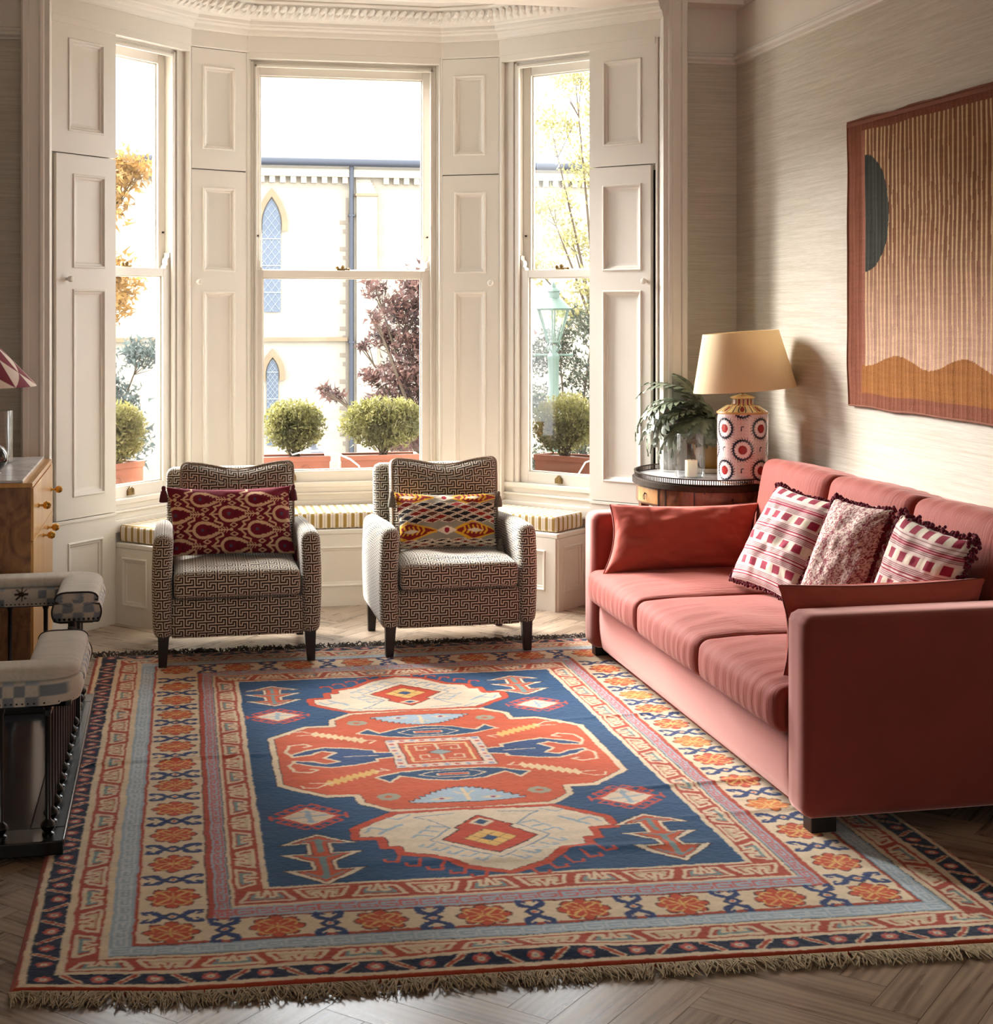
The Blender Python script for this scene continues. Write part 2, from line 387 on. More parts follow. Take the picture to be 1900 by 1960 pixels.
# ------------------------------------------------------------------ floor: oak herringbone, one mesh of laid blocks
def floor():
    pw, pl = .112, .56; m = MB(); cols = []; uvs = []
    vs = []; fs = []; uv = []; cc = []
    ca = math.cos(PI / 4); sa = math.sin(PI / 4)
    x0, x1, y0, y1 = XL, XR, YREAR, 8.4
    k = 0; g = .0007
    N = int(pl / pw)
    for i in range(-70, 90):
        for j in range(-16, 22):
            for o in (0, 1):
                # classic herringbone lattice
                bx = i * pw + j * pl * 1 ; by = i * pw - j * pl * 1
                if o == 0: r = (bx, by, bx + pl, by + pw)
                else: r = (bx + pl, by - pl + pw, bx + pl + pw, by + pw)
                cs = [(r[0] + g, r[1] + g), (r[2] - g, r[1] + g), (r[2] - g, r[3] - g), (r[0] + g, r[3] - g)]
                W_ = [(ca * a - sa * b + .8, sa * a + ca * b + 3.2) for a, b in cs]
                if max(p[0] for p in W_) < x0 - .3 or min(p[0] for p in W_) > x1 + .3 or max(p[1] for p in W_) < y0 - .3 or min(p[1] for p in W_) > y1 + .3: continue
                b0 = len(vs); vs += [(a, b, 0) for a, b in W_]; fs.append((b0, b0 + 1, b0 + 2, b0 + 3))
                t = random.random(); ox = random.random() * 30; oy = random.random() * 30
                base = [(0, 0), (pl, 0), (pl, pw), (0, pw)] if o == 0 else [(0, 0), (0, pw), (pl, pw), (pl, 0)]
                uv += [(a + ox, b + oy) for a, b in base]; cc += [(t, t, t)] * 4
    me = bpy.data.meshes.new('floor'); me.from_pydata(vs, [], fs)
    ul = me.uv_layers.new(name='UVMap'); ul.data.foreach_set('uv', np.array(uv, dtype=np.float32).ravel())
    a = me.color_attributes.new('Plank', 'FLOAT_COLOR', 'POINT'); a.data.foreach_set('color', np.concatenate([np.array(cc), np.ones((len(cc), 1))], 1).astype(np.float32).ravel())
    mt = mat('oak_parquet', (150, 125, 100), .28, spec=.8); n = mt.node_tree.nodes; l = mt.node_tree.links; p = n['Principled BSDF']
    at = n.new('ShaderNodeAttribute'); at.attribute_name = 'Plank'; uvn = n.new('ShaderNodeUVMap')
    mp = n.new('ShaderNodeMapping'); mp.inputs['Scale'].default_value = (2.2, 26, 1); l.new(uvn.outputs[0], mp.inputs[0])
    ns = n.new('ShaderNodeTexNoise'); ns.inputs['Scale'].default_value = 1; ns.inputs['Detail'].default_value = 6; ns.inputs['Distortion'].default_value = .6; l.new(mp.outputs[0], ns.inputs[0])
    mp2 = n.new('ShaderNodeMapping'); mp2.inputs['Scale'].default_value = (14, 330, 1); l.new(uvn.outputs[0], mp2.inputs[0])
    n2 = n.new('ShaderNodeTexNoise'); n2.inputs['Scale'].default_value = 1; n2.inputs['Detail'].default_value = 3; l.new(mp2.outputs[0], n2.inputs[0])
    wv = n.new('ShaderNodeTexWave'); wv.bands_direction = 'Y'; wv.inputs['Scale'].default_value = 11; wv.inputs['Distortion'].default_value = 9; wv.inputs['Detail'].default_value = 2; wv.inputs['Detail Scale'].default_value = .35
    mp3 = n.new('ShaderNodeMapping'); mp3.inputs['Scale'].default_value = (1.6, 9, 1); l.new(uvn.outputs[0], mp3.inputs[0]); l.new(mp3.outputs[0], wv.inputs[0]); 
    wv.inputs['Scale'].default_value = 1.5
    s1 = n.new('ShaderNodeMath'); s1.operation = 'MULTIPLY_ADD'; s1.inputs[1].default_value = .34; l.new(at.outputs['Fac'], s1.inputs[0]); l.new(ns.outputs[0], s1.inputs[2])
    s2 = n.new('ShaderNodeMath'); s2.operation = 'MULTIPLY_ADD'; s2.inputs[1].default_value = .22; l.new(wv.outputs['Fac'], s2.inputs[0]); l.new(s1.outputs[0], s2.inputs[2])
    s3 = n.new('ShaderNodeMath'); s3.operation = 'MULTIPLY_ADD'; s3.inputs[1].default_value = .10; l.new(n2.outputs[0], s3.inputs[0]); l.new(s2.outputs[0], s3.inputs[2])
    r = n.new('ShaderNodeValToRGB'); r.color_ramp.elements[0].position = .45; r.color_ramp.elements[0].color = rgb(98, 82, 67); r.color_ramp.elements[1].position = 1.05; r.color_ramp.elements[1].color = rgb(170, 150, 128)
    l.new(s3.outputs[0], r.inputs[0]); l.new(r.outputs[0], p.inputs['Base Color'])
    bp = n.new('ShaderNodeBump'); bp.inputs['Strength'].default_value = .10; bp.inputs['Distance'].default_value = .0008; l.new(s2.outputs[0], bp.inputs['Height']); l.new(bp.outputs[0], p.inputs['Normal'])
    rr = n.new('ShaderNodeMapRange'); rr.inputs['To Min'].default_value = .24; rr.inputs['To Max'].default_value = .32; l.new(ns.outputs[0], rr.inputs['Value']); l.new(rr.outputs[0], p.inputs['Roughness'])
    o = finish('floor', me, mt); struct(o, 'oak herringbone parquet floor', 'floor')
    sub = MB().box(XL - .1, XR + .1, YREAR - .1, 8.42, -.12, -.002).build('subfloor', mat('floor_joints', (60, 45, 34), .8), o)
floor()

# ------------------------------------------------------------------ panelled joinery
MOULD = [(0, 0), (.002, -.005), (.008, -.006), (.012, -.001), (.013, .004), (.022, .006), (.026, .012), (.030, .013), (.040, .014)]
def board(m, x0, x1, z0, z1, yf, th, panels, mould=MOULD):
    xs = sorted({x0, x1} | {p[0] for p in panels} | {p[1] for p in panels}); zs = sorted({z0, z1} | {p[2] for p in panels} | {p[3] for p in panels})
    for a, b in zip(xs[:-1], xs[1:]):
        for c, d in zip(zs[:-1], zs[1:]):
            if any(p[0] <= a and b <= p[1] and p[2] <= c and d <= p[3] for p in panels): continue
            m.add([(a, yf, c), (b, yf, c), (b, yf, d), (a, yf, d)], [(0, 1, 2, 3)])
    for (a, b, c, d) in panels:
        vs = []; fs = []
        for (i, e) in mould: vs += [(a + i, yf + e, c + i), (b - i, yf + e, c + i), (b - i, yf + e, d - i), (a + i, yf + e, d - i)]
        for k in range(len(mould) - 1):
            for j in range(4): fs.append((k * 4 + j, k * 4 + (j + 1) % 4, k * 4 + 4 + (j + 1) % 4, k * 4 + 4 + j))
        k = (len(mould) - 1) * 4; fs.append((k, k + 1, k + 2, k + 3)); m.add(vs, fs)
    y1 = yf + th
    m.add([(x0, yf, z0), (x1, yf, z0), (x1, y1, z0), (x0, y1, z0), (x0, yf, z1), (x1, yf, z1), (x1, y1, z1), (x0, y1, z1)],
          [(3, 2, 1, 0), (4, 5, 6, 7), (1, 2, 6, 5), (2, 3, 7, 6), (3, 0, 4, 7)])
    return m
def knob(parent, x, z, y=0, m=M_trim, r=.015):
    prof = [(0, 0), (.008, 0), (.008, .012), (r, .02), (r * 1.05, .028), (r * .8, .036), (0, .039)]
    k = MB().lathe(prof, 18); k.v = [(x + a, y - c, z + b) for a, b, c in k.v]
    return k.build('knob', m, parent, smooth=True, fix=True)
def ang(p, q): return math.atan2(q[1] - p[1], q[0] - p[0])

# shutters: lower leaves .545-2.28, upper leaves 2.285-2.925
def shutter(label, p, q, x0, x1, pa, pb, upper, kx=None, swing=0.0):
    t = thing('window_shutter', label, 'shutter', (p[0], p[1], 0), ang(p, q), 'panelled shutters of the bay window')
    m = MB()
    if upper:
        board(m, x0, x1, 2.286, 2.922, 0, .03, [(pa, pb, 2.39, 2.832)]); m.build('leaf', M_trim, t, bevel=.002)
        MB().box(x0 + .01, x1 - .01, .031, .036, 2.255, 2.32).build('leak_stop_strip', M_trim, t)  # added strip, stops daylight leaking through the joint between the leaves
    else:
        board(m, x0, x1, .55, 2.280, 0, .03, [(pa, pb, 1.742, 2.19), (pa, pb, .65, 1.642)]); m.build('leaf', M_trim, t, bevel=.002)
        if kx is not None: knob(t, kx, 1.688)
    return t
shutter('upper shutter leaf at the far left of the bay, above the ajar leaf', A, B, .012, .442, .12, .36, True)
shutter('lower shutter leaf at the far left of the bay, slightly ajar with a dark gap', A, B, .045, .442, .15, .368, False, .112)
shutter('upper shutter leaf on the pier left of the middle window', B, C_, .006, .326, .069, .261, True)
shutter('tall lower shutter leaf on the pier left of the middle window, behind the left armchair', B, C_, .006, .326, .069, .261, False, .038)
shutter('upper shutter leaf on the pier right of the middle window', D, E_, .006, .326, .070, .250, True)
shutter('tall lower shutter leaf on the pier right of the middle window, behind the right armchair', D, E_, .006, .326, .074, .254, False, .287)
shutter('upper shutter leaf at the far right of the bay beside the papered wall', E_, F_, .590, .996, .675, .910, True)
shutter('lower shutter leaf at the far right of the bay behind the fern', E_, F_, .590, .962, .672, .910, False, .935)

def local(name, m, mt, p, q, parent=None, **kw):
    return m.build(name, mt, parent, loc=(p[0], p[1], 0), rot=(0, 0, ang(p, q)), **kw)
M_dark = mat('gap_shade', (16, 14, 12), .9)

def window(n, p, q, g0, g1, o0, o1, label):
    L = math.dist(p, q); t = struct(thing('window_%d' % n, label, 'window', (p[0], p[1], 0), ang(p, q)))
    m = MB()
    # solid surround behind the leaves, lining and head
    m.box(.0, o0, .034, .17, 0.5, 2.93).box(o1, L, .034, .17, .5, 2.93)
    m.box(o0, o1, .05, .17, 2.885, 2.93)
    for a, b in ((0, 0.012), (L - .012, L)): m.box(a, b, 0, .034, .5, 2.93)
    m.box(0.012, L - .012, -.004, .05, 2.895, 2.93)
    m.build('window_surround', M_trim, t, bevel=.002)
    m = MB()   # box frame with bead
    fz = 2.872
    m.box(o0, o0 + .02, .05, .15, .6, 2.885).box(o1 - .02, o1, .05, .15, .6, 2.885).box(o0 + .02, o1 - .02, .05, .15, fz, 2.885)
    m.box(o0 + .02, o0 + .034, .035, .05, .6, fz).box(o1 - .034, o1 - .02, .035, .05, .6, fz).box(o0 + .02, o1 - .02, .035, .05, fz - .016, fz)
    m.box(o0, o0 + .02, .042, .05, .6, 2.885).box(o1 - .02, o1, .042, .05, .6, 2.885)
    m.build('window_frame', M_trim, t, bevel=.003)
    def sash(nm, y, z0, z1, rt, rb, ga, gb):
        s = MB(); a, b = o0 + .02, o1 - .02
        s.box(a, ga, y, y + .04, z0, z1).box(gb, b, y, y + .04, z0, z1).box(ga, gb, y, y + .04, z1 - rt, z1).box(ga, gb, y, y + .04, z0, z0 + rb)
        for (c, d, e, f) in ((ga, ga + .008, z0 + rb, z1 - rt), (gb - .008, gb, z0 + rb, z1 - rt)): s.box(c, d, y + .014, y + .03, e, f)
        s.box(ga, gb, y + .014, y + .03, z1 - rt - .008, z1 - rt).box(ga, gb, y + .014, y + .03, z0 + rb, z0 + rb + .008)
        o = s.build(nm, M_trim, t, bevel=.003)
        MB().add([(ga, y + .022, z0 + rb), (gb, y + .022, z0 + rb), (gb, y + .022, z1 - rt), (ga, y + .022, z1 - rt)], [(0, 1, 2, 3)]).build('pane', M_glass, o)
        return o
    us = sash('upper_sash', .098, 1.715, fz, .052, .04, g0, g1)
    ls = sash('lower_sash', .054, .600, 1.757, .04, .062, g0 + .012, g1 - .012)
    for x, sg in ((o0 + .02, 1), (o1 - .02, -1)):   # sash horns
        h = MB(); pr = [(0, 0), (.045, 0), (.042, .012), (.03, .02), (.034, .034), (.03, .05), (.018, .058), (.016, .075), (.02, .08), (0, .083)]
        pts = [(x + sg * a, z) for a, z in pr]; k = len(pts)
        vs = [(a, .056, 1.757 + z) for a, z in pts] + [(a, .09, 1.757 + z) for a, z in pts]
        h.add(vs, [tuple(range(k)), tuple(range(2 * k - 1, k - 1, -1))] + [(i, (i + 1) % k, k + (i + 1) % k, k + i) for i in range(k)]); h.build('sash_horn', M_trim, ls, fix=True)
    xc = {1: .60, 2: (g0 + g1) / 2, 3: .36}[n]
    c = MB().box(xc - .03, xc + .012, .065, .085, 1.757, 1.763).lathe([(0, 0), (.010, .0), (.010, .012), (.013, .018), (.008, .026), (0, .028)], 14, (xc + .0, .075, 1.76))
    c.ball((xc - .03, .075, 1.772), .011, 6).ball((xc + .035, .085, 1.764), .008, 6).box(xc - .03, xc + .035, .07, .08, 1.760, 1.768); c.build('sash_fastener', M_brass, t, smooth=True)
    xl = xc if n != 2 else .245
    f = MB(); pts = [(-.022, .612), (.022, .612), (.022, .636), (0, .656), (-.022, .636)]
    f.add([(xl + a, .054, z) for a, z in pts] + [(xl + a, .042, z) for a, z in pts], [(0, 1, 2, 3, 4), (9, 8, 7, 6, 5)] + [(i, (i + 1) % 5, 5 + (i + 1) % 5, 5 + i) for i in range(5)])
    f.lathe([(0, 0), (.009, 0), (.007, .02), (0, .022)], 12, (xl + .012, .045, .625)); f.build('sash_lift', M_brass, t, fix=True)
    for x in (o0 + .042, o1 - .042):
        k = MB().lathe([(0, 0), (.005, 0), (.005, .01), (0, .012)], 10); k.v = [(x + a, .098 - cc, 1.945 + b) for a, b, cc in k.v]; k.build('sash_stop', M_bronze, t)
    s = MB()   # stepped sill and apron under the sash
    for (a, z0, z1, y0) in ((0, .575, .602, .02), (0, .545, .575, .034), (0, .535, .548, .018), (0, .500, .535, .03), (0, .44, .505, .012)):
        s.box(.0, L, y0, .17, z0, z1)
    s.build('window_sill', M_trim, t, bevel=.004)
    MB().box(0, L, .03, .17, 0, .46).build('under_window_panel', M_trim, t)
    return t
window(1, A, B, .14, .862, .07, .935, 'left tall sash window of the bay with white frame')
window(2, C_, D, .075, .972, .022, 1.040, 'wide middle sash window of the bay, church beyond')
window(3, E_, F_, .141, .863, .068, .933, 'right tall sash window of the bay, lamp post beyond')
# piers: skirting below their leaves, solid outside
for i, (p, q) in enumerate(((B, C_), (D, E_))):
    L = math.dist(p, q); m = MB().box(.0, L, .032, .12, .0, 2.93).box(0, L, .005, .034, .50, .548).box(0, L, -.004, .034, .535, .545).box(0, .006, 0, .03, .5, 2.93).box(L - .006, L, 0, .03, .5, 2.93)
    struct(local('trim_%d' % (8 + i), m, M_trim, p, q, bevel=.002), 'narrow white pier between two windows of the bay', 'trim')
M_stucco = mat('white_stucco', (205, 205, 205), .8, noise=((2, 2, 2), .05))
struct(MB().prism([(.02, 8.27), (.36, 8.40), (.36, 8.58), (-.10, 8.42)][::-1], .3, 3.4).build('trim_10', M_stucco, fix=True), 'white stucco pier outside, left', 'trim')
struct(MB().prism([(1.804, 8.27), (1.465, 8.40), (1.465, 8.58), (1.924, 8.42)], .3, 3.4).build('trim_11', M_stucco, fix=True), 'white stucco pier outside, right', 'trim')
# side base panels below the outermost leaves
for i, (p, q, x0, x1, pa, pb) in enumerate(((A, B, .0, .444, .12, .357), (E_, F_, .59, 1.003, .672, .91))):
    m = MB(); board(m, x0, x1, 0, .53, .002, .03, [(pa, pb, .10, .437)]); m.box(x0, x1, -.004, .03, .53, .546)
    struct(local('trim_%d' % (12 + i), m, M_trim, p, q, bevel=.0015), 'panelled white base under a shutter leaf', 'panel')
    local('gap_back', MB().box(.0 if i == 0 else .96, .05 if i == 0 else 1.0, .031, .034, .55, 2.28), M_dark, p, q).parent = None  # near-black strip, shade of the gap put into its colour
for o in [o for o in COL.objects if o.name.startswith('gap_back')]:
    o.name = 'trim_20'; struct(o, 'strip painted dark as the shade in the gap beside the ajar leaf', 'trim')

# ------------------------------------------------------------------ window seat with striped cushions
seat_poly = [(-.279, 7.693), (-.085, 7.504), (.27, 7.90), (1.555, 7.90), (1.909, 7.504), (2.115, 7.685), (1.755, 8.10), (1.45, 8.255), (.375, 8.255), (.07, 8.10)]
ws = thing('bench', 'cream panelled built-in bench running round the foot of the bay', 'window seat', (0, 0, 0))
MB().prism(seat_poly, 0, .375).build('carcass', M_trim, ws, fix=True)
lid = [(-.29, 7.692), (-.085, 7.488), (.276, 7.886), (1.549, 7.886), (1.909, 7.488), (2.13, 7.685), (1.765, 8.11), (1.45, 8.26), (.375, 8.26), (.06, 8.11)]
MB().prism(lid, .372, .398).build('lid', M_trim, ws, bevel=.006, fix=True)
for (p, q, pn) in (((-.279, 7.693), (-.085, 7.504), [(.05, .22, .09, .33)]), ((-.085, 7.504), (.27, 7.90), [(.06, .47, .10, .31)]), ((.27, 7.90), (1.555, 7.90), [(.06, .42, .1, .31), (.46, .83, .1, .31), (.87, 1.22, .1, .31)]),
                   ((1.555, 7.90), (1.909, 7.504), [(.06, .47, .1, .31)]), ((1.909, 7.504), (2.115, 7.685), [(.045, .225, .09, .33)])):
    L = math.dist(p, q); m = MB(); board(m, 0, L, 0, .372, -.012, .013, pn); local('panel_front', m, M_trim, p, q, ws, bevel=.001)
def stripes():
    m = bpy.data.materials.new('ochre_ticking'); m.use_nodes = True; n = m.node_tree.nodes; l = m.node_tree.links; p = n['Principled BSDF']
    uv = n.new('ShaderNodeUVMap'); sx = n.new('ShaderNodeSeparateXYZ'); l.new(uv.outputs[0], sx.inputs[0])
    d = n.new('ShaderNodeMath'); d.operation = 'DIVIDE'; d.inputs[1].default_value = .042; l.new(sx.outputs[0], d.inputs[0])
    f = n.new('ShaderNodeMath'); f.operation = 'FRACT'; l.new(d.outputs[0], f.inputs[0])
    r = n.new('ShaderNodeValToRGB'); r.color_ramp.interpolation = 'CONSTANT'; e = r.color_ramp.elements
    e[0].position = 0; e[0].color = rgb(158, 128, 62); e[1].position = .40; e[1].color = rgb(226, 214, 196)
    for ps, c in ((.66, (120, 95, 100)), (.70, (226, 214, 196)), (.93, (190, 165, 120)), (.96, (226, 214, 196))):
        x = e.new(ps); x.color = rgb(*c)
    l.new(f.outputs[0], r.inputs[0]); l.new(r.outputs[0], p.inputs['Base Color']); p.inputs['Roughness'].default_value = .9; p.inputs['Sheen Weight'].default_value = .1
    return m
M_str = stripes()
def seat_cushion(label, poly, ax):
    ux, uy = ax; m = MB(); m.prism(poly, .400, .484, uvf=lambda x, y: (x * ux + y * uy, 0))
    o = m.build('bench_cushion', M_str, None, bevel=.016, seg=4, fix=True); tag(o, label, 'cushion', 'striped window seat cushions')
    for p in o.data.polygons: p.use_smooth = True
    return o
def shr(p): return p
d1 = (.667, .745); d3 = (.667, -.745)
seat_cushion('striped cushion on the left wing of the window seat', [(-.268, 7.690), (-.085, 7.510), (.267, 7.908), (.095, 8.085), (.07, 8.095)], d1)
seat_cushion('long striped cushion on the middle of the window seat under the wide window', [(.275, 7.905), (1.549, 7.905), (1.73, 8.08), (1.45, 8.235), (.375, 8.235), (.10, 8.085)], (1, 0))
seat_cushion('striped cushion on the right wing of the window seat beside the sofa', [(1.556, 7.908), (1.909, 7.51), (2.10, 7.684), (1.755, 8.088), (1.737, 8.08)], d3)

# ------------------------------------------------------------------ rug
def make_rug():
    NL = np.array([-.335, 3.567]); NR = np.array([2.14, 3.385]); FL = np.array([-.31, 6.90]); FR = np.array([2.13, 6.83])
    Wd, Ln = 2.46, 3.38
    U0, U1, V0, V1 = -.03, 2.474, -.055, 3.375
    uc = 1.222; vc = 1.668
    BL = (36, 78, 116); OR = (202, 92, 58); RD = (176, 74, 52); CR = (222, 203, 172); LB = (158, 178, 190); NV = (24, 38, 64); PK = (190, 110, 100); YE = (222, 182, 108); TE = (120, 148, 146); DK = (60, 40, 40)
    c = Canvas(U0, U1, V0, V1, .0032, RD)
    # nested borders: offsets from the left/right edge and from the near/far edge
    bands = [(-.014, -.038, CR), (.000, -.022, NV), (.066, .037, CR), (.085, .053, RD), (.158, .122, CR), (.175, .137, DK), (.178, .140, LB), (.230, .196, DK), (.232, .198, RD), (.241, .211, CR),
             (.411, .338, DK), (.413, .340, RD), (.428, .347, LB), (.469, .410, DK), (.471, .412, CR), (.482, .424, RD), (.556, .524, CR), (.572, .537, BL)]
    for du, dv, col in bands:
        # left/right offsets are measured from u=0, mirrored about uc; near/far from v=0, mirrored about vc
        c.rect(du, 2 * uc - du, dv, 2 * vc - dv, col)
    def mu(P): return [(2 * uc - a, b) for a, b in P]
    def mv(P): return [(a, 2 * vc - b) for a, b in P]
    def four(fn):
        for f in (lambda P: P, mu, mv, lambda P: mu(mv(P))): fn(f)
    # outer navy band: flowers and slanted bars
    def flower(x, y, r):
        for k in range(8):
            t = k * PI / 4; c.disc(x + r * .72 * math.cos(t), y + r * .72 * math.sin(t), r * .36, PK if k % 2 else (196, 80, 70))
        c.disc(x, y, r * .5, CR); c.disc(x, y, r * .18, (90, 110, 150))
    def along(fn, horizontal, mirror, start, stop, pitch):
        n = max(1, round((stop - start) / pitch)); p = (stop - start) / n
        for i in range(n + 1): fn(start + i * p, i)
    n = 20
    for side in (0, 1):
        for i in range(n):
            x = .04 + i * (2 * uc - .08) / (n - 1); y = .008 if side == 0 else 2 * vc - .008
            flower(x, y, .019)
            if i < n - 1:
                xm = x + (2 * uc - .08) / (n - 1) / 2; s = .022 * (1 if i % 2 else -1)
                c.line([(xm - .02, y - s), (xm + .02, y + s)], .017, CR); c.line([(xm - .02, y - s), (xm + .02, y + s)], .010, RD)
        m_ = 31
        for i in range(m_):
            y = .11 + i * (2 * vc - .22) / (m_ - 1); x = .034 if side == 0 else 2 * uc - .034
            flower(x, y, .018)
            if i < m_ - 1:
                ym = y + (2 * vc - .22) / (m_ - 1) / 2; s = .024 * (1 if i % 2 else -1)
                c.line([(x - s, ym - .018), (x + s, ym + .018)], .015, CR); c.line([(x - s, ym - .018), (x + s, ym + .018)], .008, RD)
    # meander guards: alternating W shapes, cream outline with teal or ochre
    def meander(a0, a1, b0, b1, pos, flipside, vertical):
        n = max(2, round((a1 - a0) / .15)); p = (a1 - a0) / n; h = b1 - b0
        for i in range(n):
            up = i % 2 == 0; x0 = a0 + i * p + .006; x1 = x0 + p - .012; t = lambda q: b0 + h * q if up else b1 - h * q
            W = x1 - x0
            P = [(x0, t(.15)), (x0 + W * .16, t(.78)), (x0 + W * .36, t(.80)), (x0 + W * .30, t(.45)), (x0 + W * .42, t(.42)), (x0 + W * .5, t(.88)), (x0 + W * .58, t(.42)), (x0 + W * .70, t(.45)), (x0 + W * .64, t(.80)), (x0 + W * .84, t(.78)), (x1, t(.15)), (x0, t(.15))]
            Q = [(x0 + W * .2, t(.32)), (x0 + W * .26, t(.62)), (x0 + W * .2, t(.32)), (x0 + W * .8, t(.32)), (x0 + W * .74, t(.62))]
            f = (lambda R: [(pos(b), a) for a, b in R]) if vertical else (lambda R: [(a, pos(b)) for a, b in R])
            c.line(f(P), .011, CR); c.line(f(Q), .009, TE if up else (205, 185, 150))
    I = lambda b: b
    meander(.09, 2 * uc - .09, .056, .120, I, 0, False); meander(.09, 2 * uc - .09, .056, .120, lambda b: 2 * vc - b, 0, False)
    meander(.14, 2 * vc - .14, .089, .156, I, 0, True); meander(.14, 2 * vc - .14, .089, .156, lambda b: 2 * uc - b, 0, True)
    meander(.49, 2 * uc - .49, .427, .522, I, 0, False); meander(.49, 2 * uc - .49, .427, .522, lambda b: 2 * vc - b, 0, False)
    meander(.53, 2 * vc - .53, .485, .554, I, 0, True); meander(.53, 2 * vc - .53, .485, .554, lambda b: 2 * uc - b, 0, True)
    # fret guards
    def fret(a0, a1, b0, b1, pos, vertical, colr):
        p = .052; n = int((a1 - a0) / p); h = b1 - b0
        for i in range(n):
            x = a0 + i * p
            for P in ([(x, b0 + h * .2), (x + p * .8, b0 + h * .2), (x + p * .8, b0 + h * .5), (x + p * .3, b0 + h * .5)], [(x, b0 + h * .2), (x, b0 + h * .8), (x + p * .55, b0 + h * .8), (x + p * .8, b0 + h * .8)]):
                f = [(pos(b), a) for a, b in P] if vertical else [(a, pos(b)) for a, b in P]
                c.line(f, .007, colr)
    LB2 = (196, 204, 206)
    for ps in (I, lambda b: 2 * vc - b):
        fret(.18, 2 * uc - .18, .142, .195, ps, False, LB2); fret(.43, 2 * uc - .43, .350, .408, ps, False, (194, 104, 98))
    for ps in (I, lambda b: 2 * uc - b):
        fret(.2, 2 * vc - .2, .180, .229, ps, True, LB2); fret(.35, 2 * vc - .35, .430, .468, ps, True, (194, 104, 98))
    # main cream border: rosettes and hooked blue figures
    def rosette(x, y, rx=.07, ry=.07, a=1):
        P = []
        for k in range(32):
            t = 2 * PI * k / 32; r = 1.0 if k % 4 == 0 else (.80 if k % 2 == 0 else .92)
            r = [1.0, .93, .74, .93][k % 4]
            P.append((x + rx * r * math.cos(t), y + ry * r * math.sin(t)))
        col = (198, 82, 50) if a else (210, 120, 60)
        c.poly(P, col, DK, .004)
        for s in (-1, 1):
            for q in (-1, 1):
                c.line([(x + s * rx * .12, y + q * ry * .08), (x + s * rx * .55, y + q * ry * .5)], .006, YE)
                c.line([(x + s * rx * .62, y + q * ry * .12), (x + s * rx * .72, y + q * ry * .35), (x + s * rx * .5, y + q * ry * .55), (x + s * rx * .3, y + q * ry * .66), (x + s * rx * .12, y + q * ry * .5)], .0055, YE)
        c.line([(x - rx * .5, y), (x + rx * .5, y)], .004, YE); c.line([(x, y - ry * .4), (x, y + ry * .4)], .004, YE)
    def hookfig(x, y, horizontal):
        f = (lambda a, b: (x + a, y + b)) if horizontal else (lambda a, b: (x + b * .95, y + a * .95))
        NB = (40, 62, 110)
        c.poly([f(-.034, 0), f(0, .027), f(.034, 0), f(0, -.027)], NB, DK, .003)
        for s in (-1, 1):
            for q in (-1, 1):
                c.line([f(s * .018, 0), f(s * .036, q * .014), f(s * .052, q * .032), f(s * .072, q * .032)], .017, NB)
                c.line([f(s * .04, q * .034), f(s * .030, q * .020)], .008, NB)
                c.line([f(s * .066, q * .034), f(s * .074, q * .020), f(s * .062, q * .014)], .009, NB)
        c.disc(x, y, .010, CR); c.disc(x, y, .006, (200, 90, 60))
    ru = [.325, .59, .848, 1.115, 1.369, 1.621, 1.873, 2.122]; ru = [.324 + i * (2 * uc - .648) / 7 for i in range(8)]
    rv = [.25, .498, .747, .984, 1.220, 1.461, 1.675, 1.902, 2.116, 2.328, 2.544, 2.766, 2.993]
    yb, yt = .272, 2 * vc - .275
    for i, x in enumerate(ru):
        rosette(x, yb); rosette(x, yt)
        if i < 7: hookfig((x + ru[i + 1]) / 2, yb, False); hookfig((x + ru[i + 1]) / 2, yt, False)
    for i, y in enumerate(rv[:-1]):
        if i: rosette(.325, y); rosette(2 * uc - .325, y, a=i % 3)
        y2 = rv[i + 1]
        hookfig(.325, (y + y2) / 2, True); hookfig(2 * uc - .325, (y + y2) / 2, True)
    # ---- field
    H = [(.566, .27), (.43, .405), (.335, .405), (.328, .485), (.25, .562), (0, .585)]
    octo = [(uc - a, vc + b) for a, b in H] + [(uc + a, vc + b) for a, b in H[::-1]] + [(uc + a, vc - b) for a, b in H] + [(uc - a, vc - b) for a, b in H[::-1]]
    # end medallions
    K = [(0, 1.088), (.24, 1.085), (.38, .955), (.383, .872), (.312, .862), (.312, .785), (.274, .782), (.272, .730), (.19, .70), (.11, .605), (0, .550)]
    near = [(uc + a, b) for a, b in K] + [(uc - a, b) for a, b in K[::-1]]
    for f in (I, mv):
        P = f(near); c.poly(P, (224, 208, 182), DK, .030); c.line(list(P) + [P[0]], .026, (196, 78, 50)); 
        # outer red hooks
        for k in range(5):
            a = .06 + k * .055; b = .56 + k * .035
            for s in (-1, 1): c.line(f([(uc + s * a, b + .01), (uc + s * (a + .012), b - .035), (uc + s * (a + .045), b - .030), (uc + s * (a + .045), b - .012)]), .010, (196, 78, 50))
        # inner pale blue hooks following the diamond
        for s in (-1, 1):
            c.line(f([(uc, .655), (uc + s * .175, .828), (uc + s * .10, .925), (uc + s * .15, 1.0), (uc + s * .19, 1.03), (uc + s * .07, 1.05)]), .006, (130, 150, 170))
            for k in range(5):
                a = .03 + k * .034; b = .665 + k * .034
                c.line(f([(uc + s * a, b), (uc + s * (a + .028), b - .030), (uc + s * (a + .048), b - .018), (uc + s * (a + .036), b - .008)]), .009, LB)
            for k in range(3):
                a = .165 - k * .026; b = .86 + k * .036
                c.line(f([(uc + s * a, b), (uc + s * (a + .04), b + .018), (uc + s * (a + .055), b - .004)]), .009, LB)
            c.line(f([(uc + s * .28, .93), (uc + s * .33, .96), (uc + s * .35, .92)]), .010, LB); c.line(f([(uc + s * .24, .975), (uc + s * .31, .90)]), .012, LB)
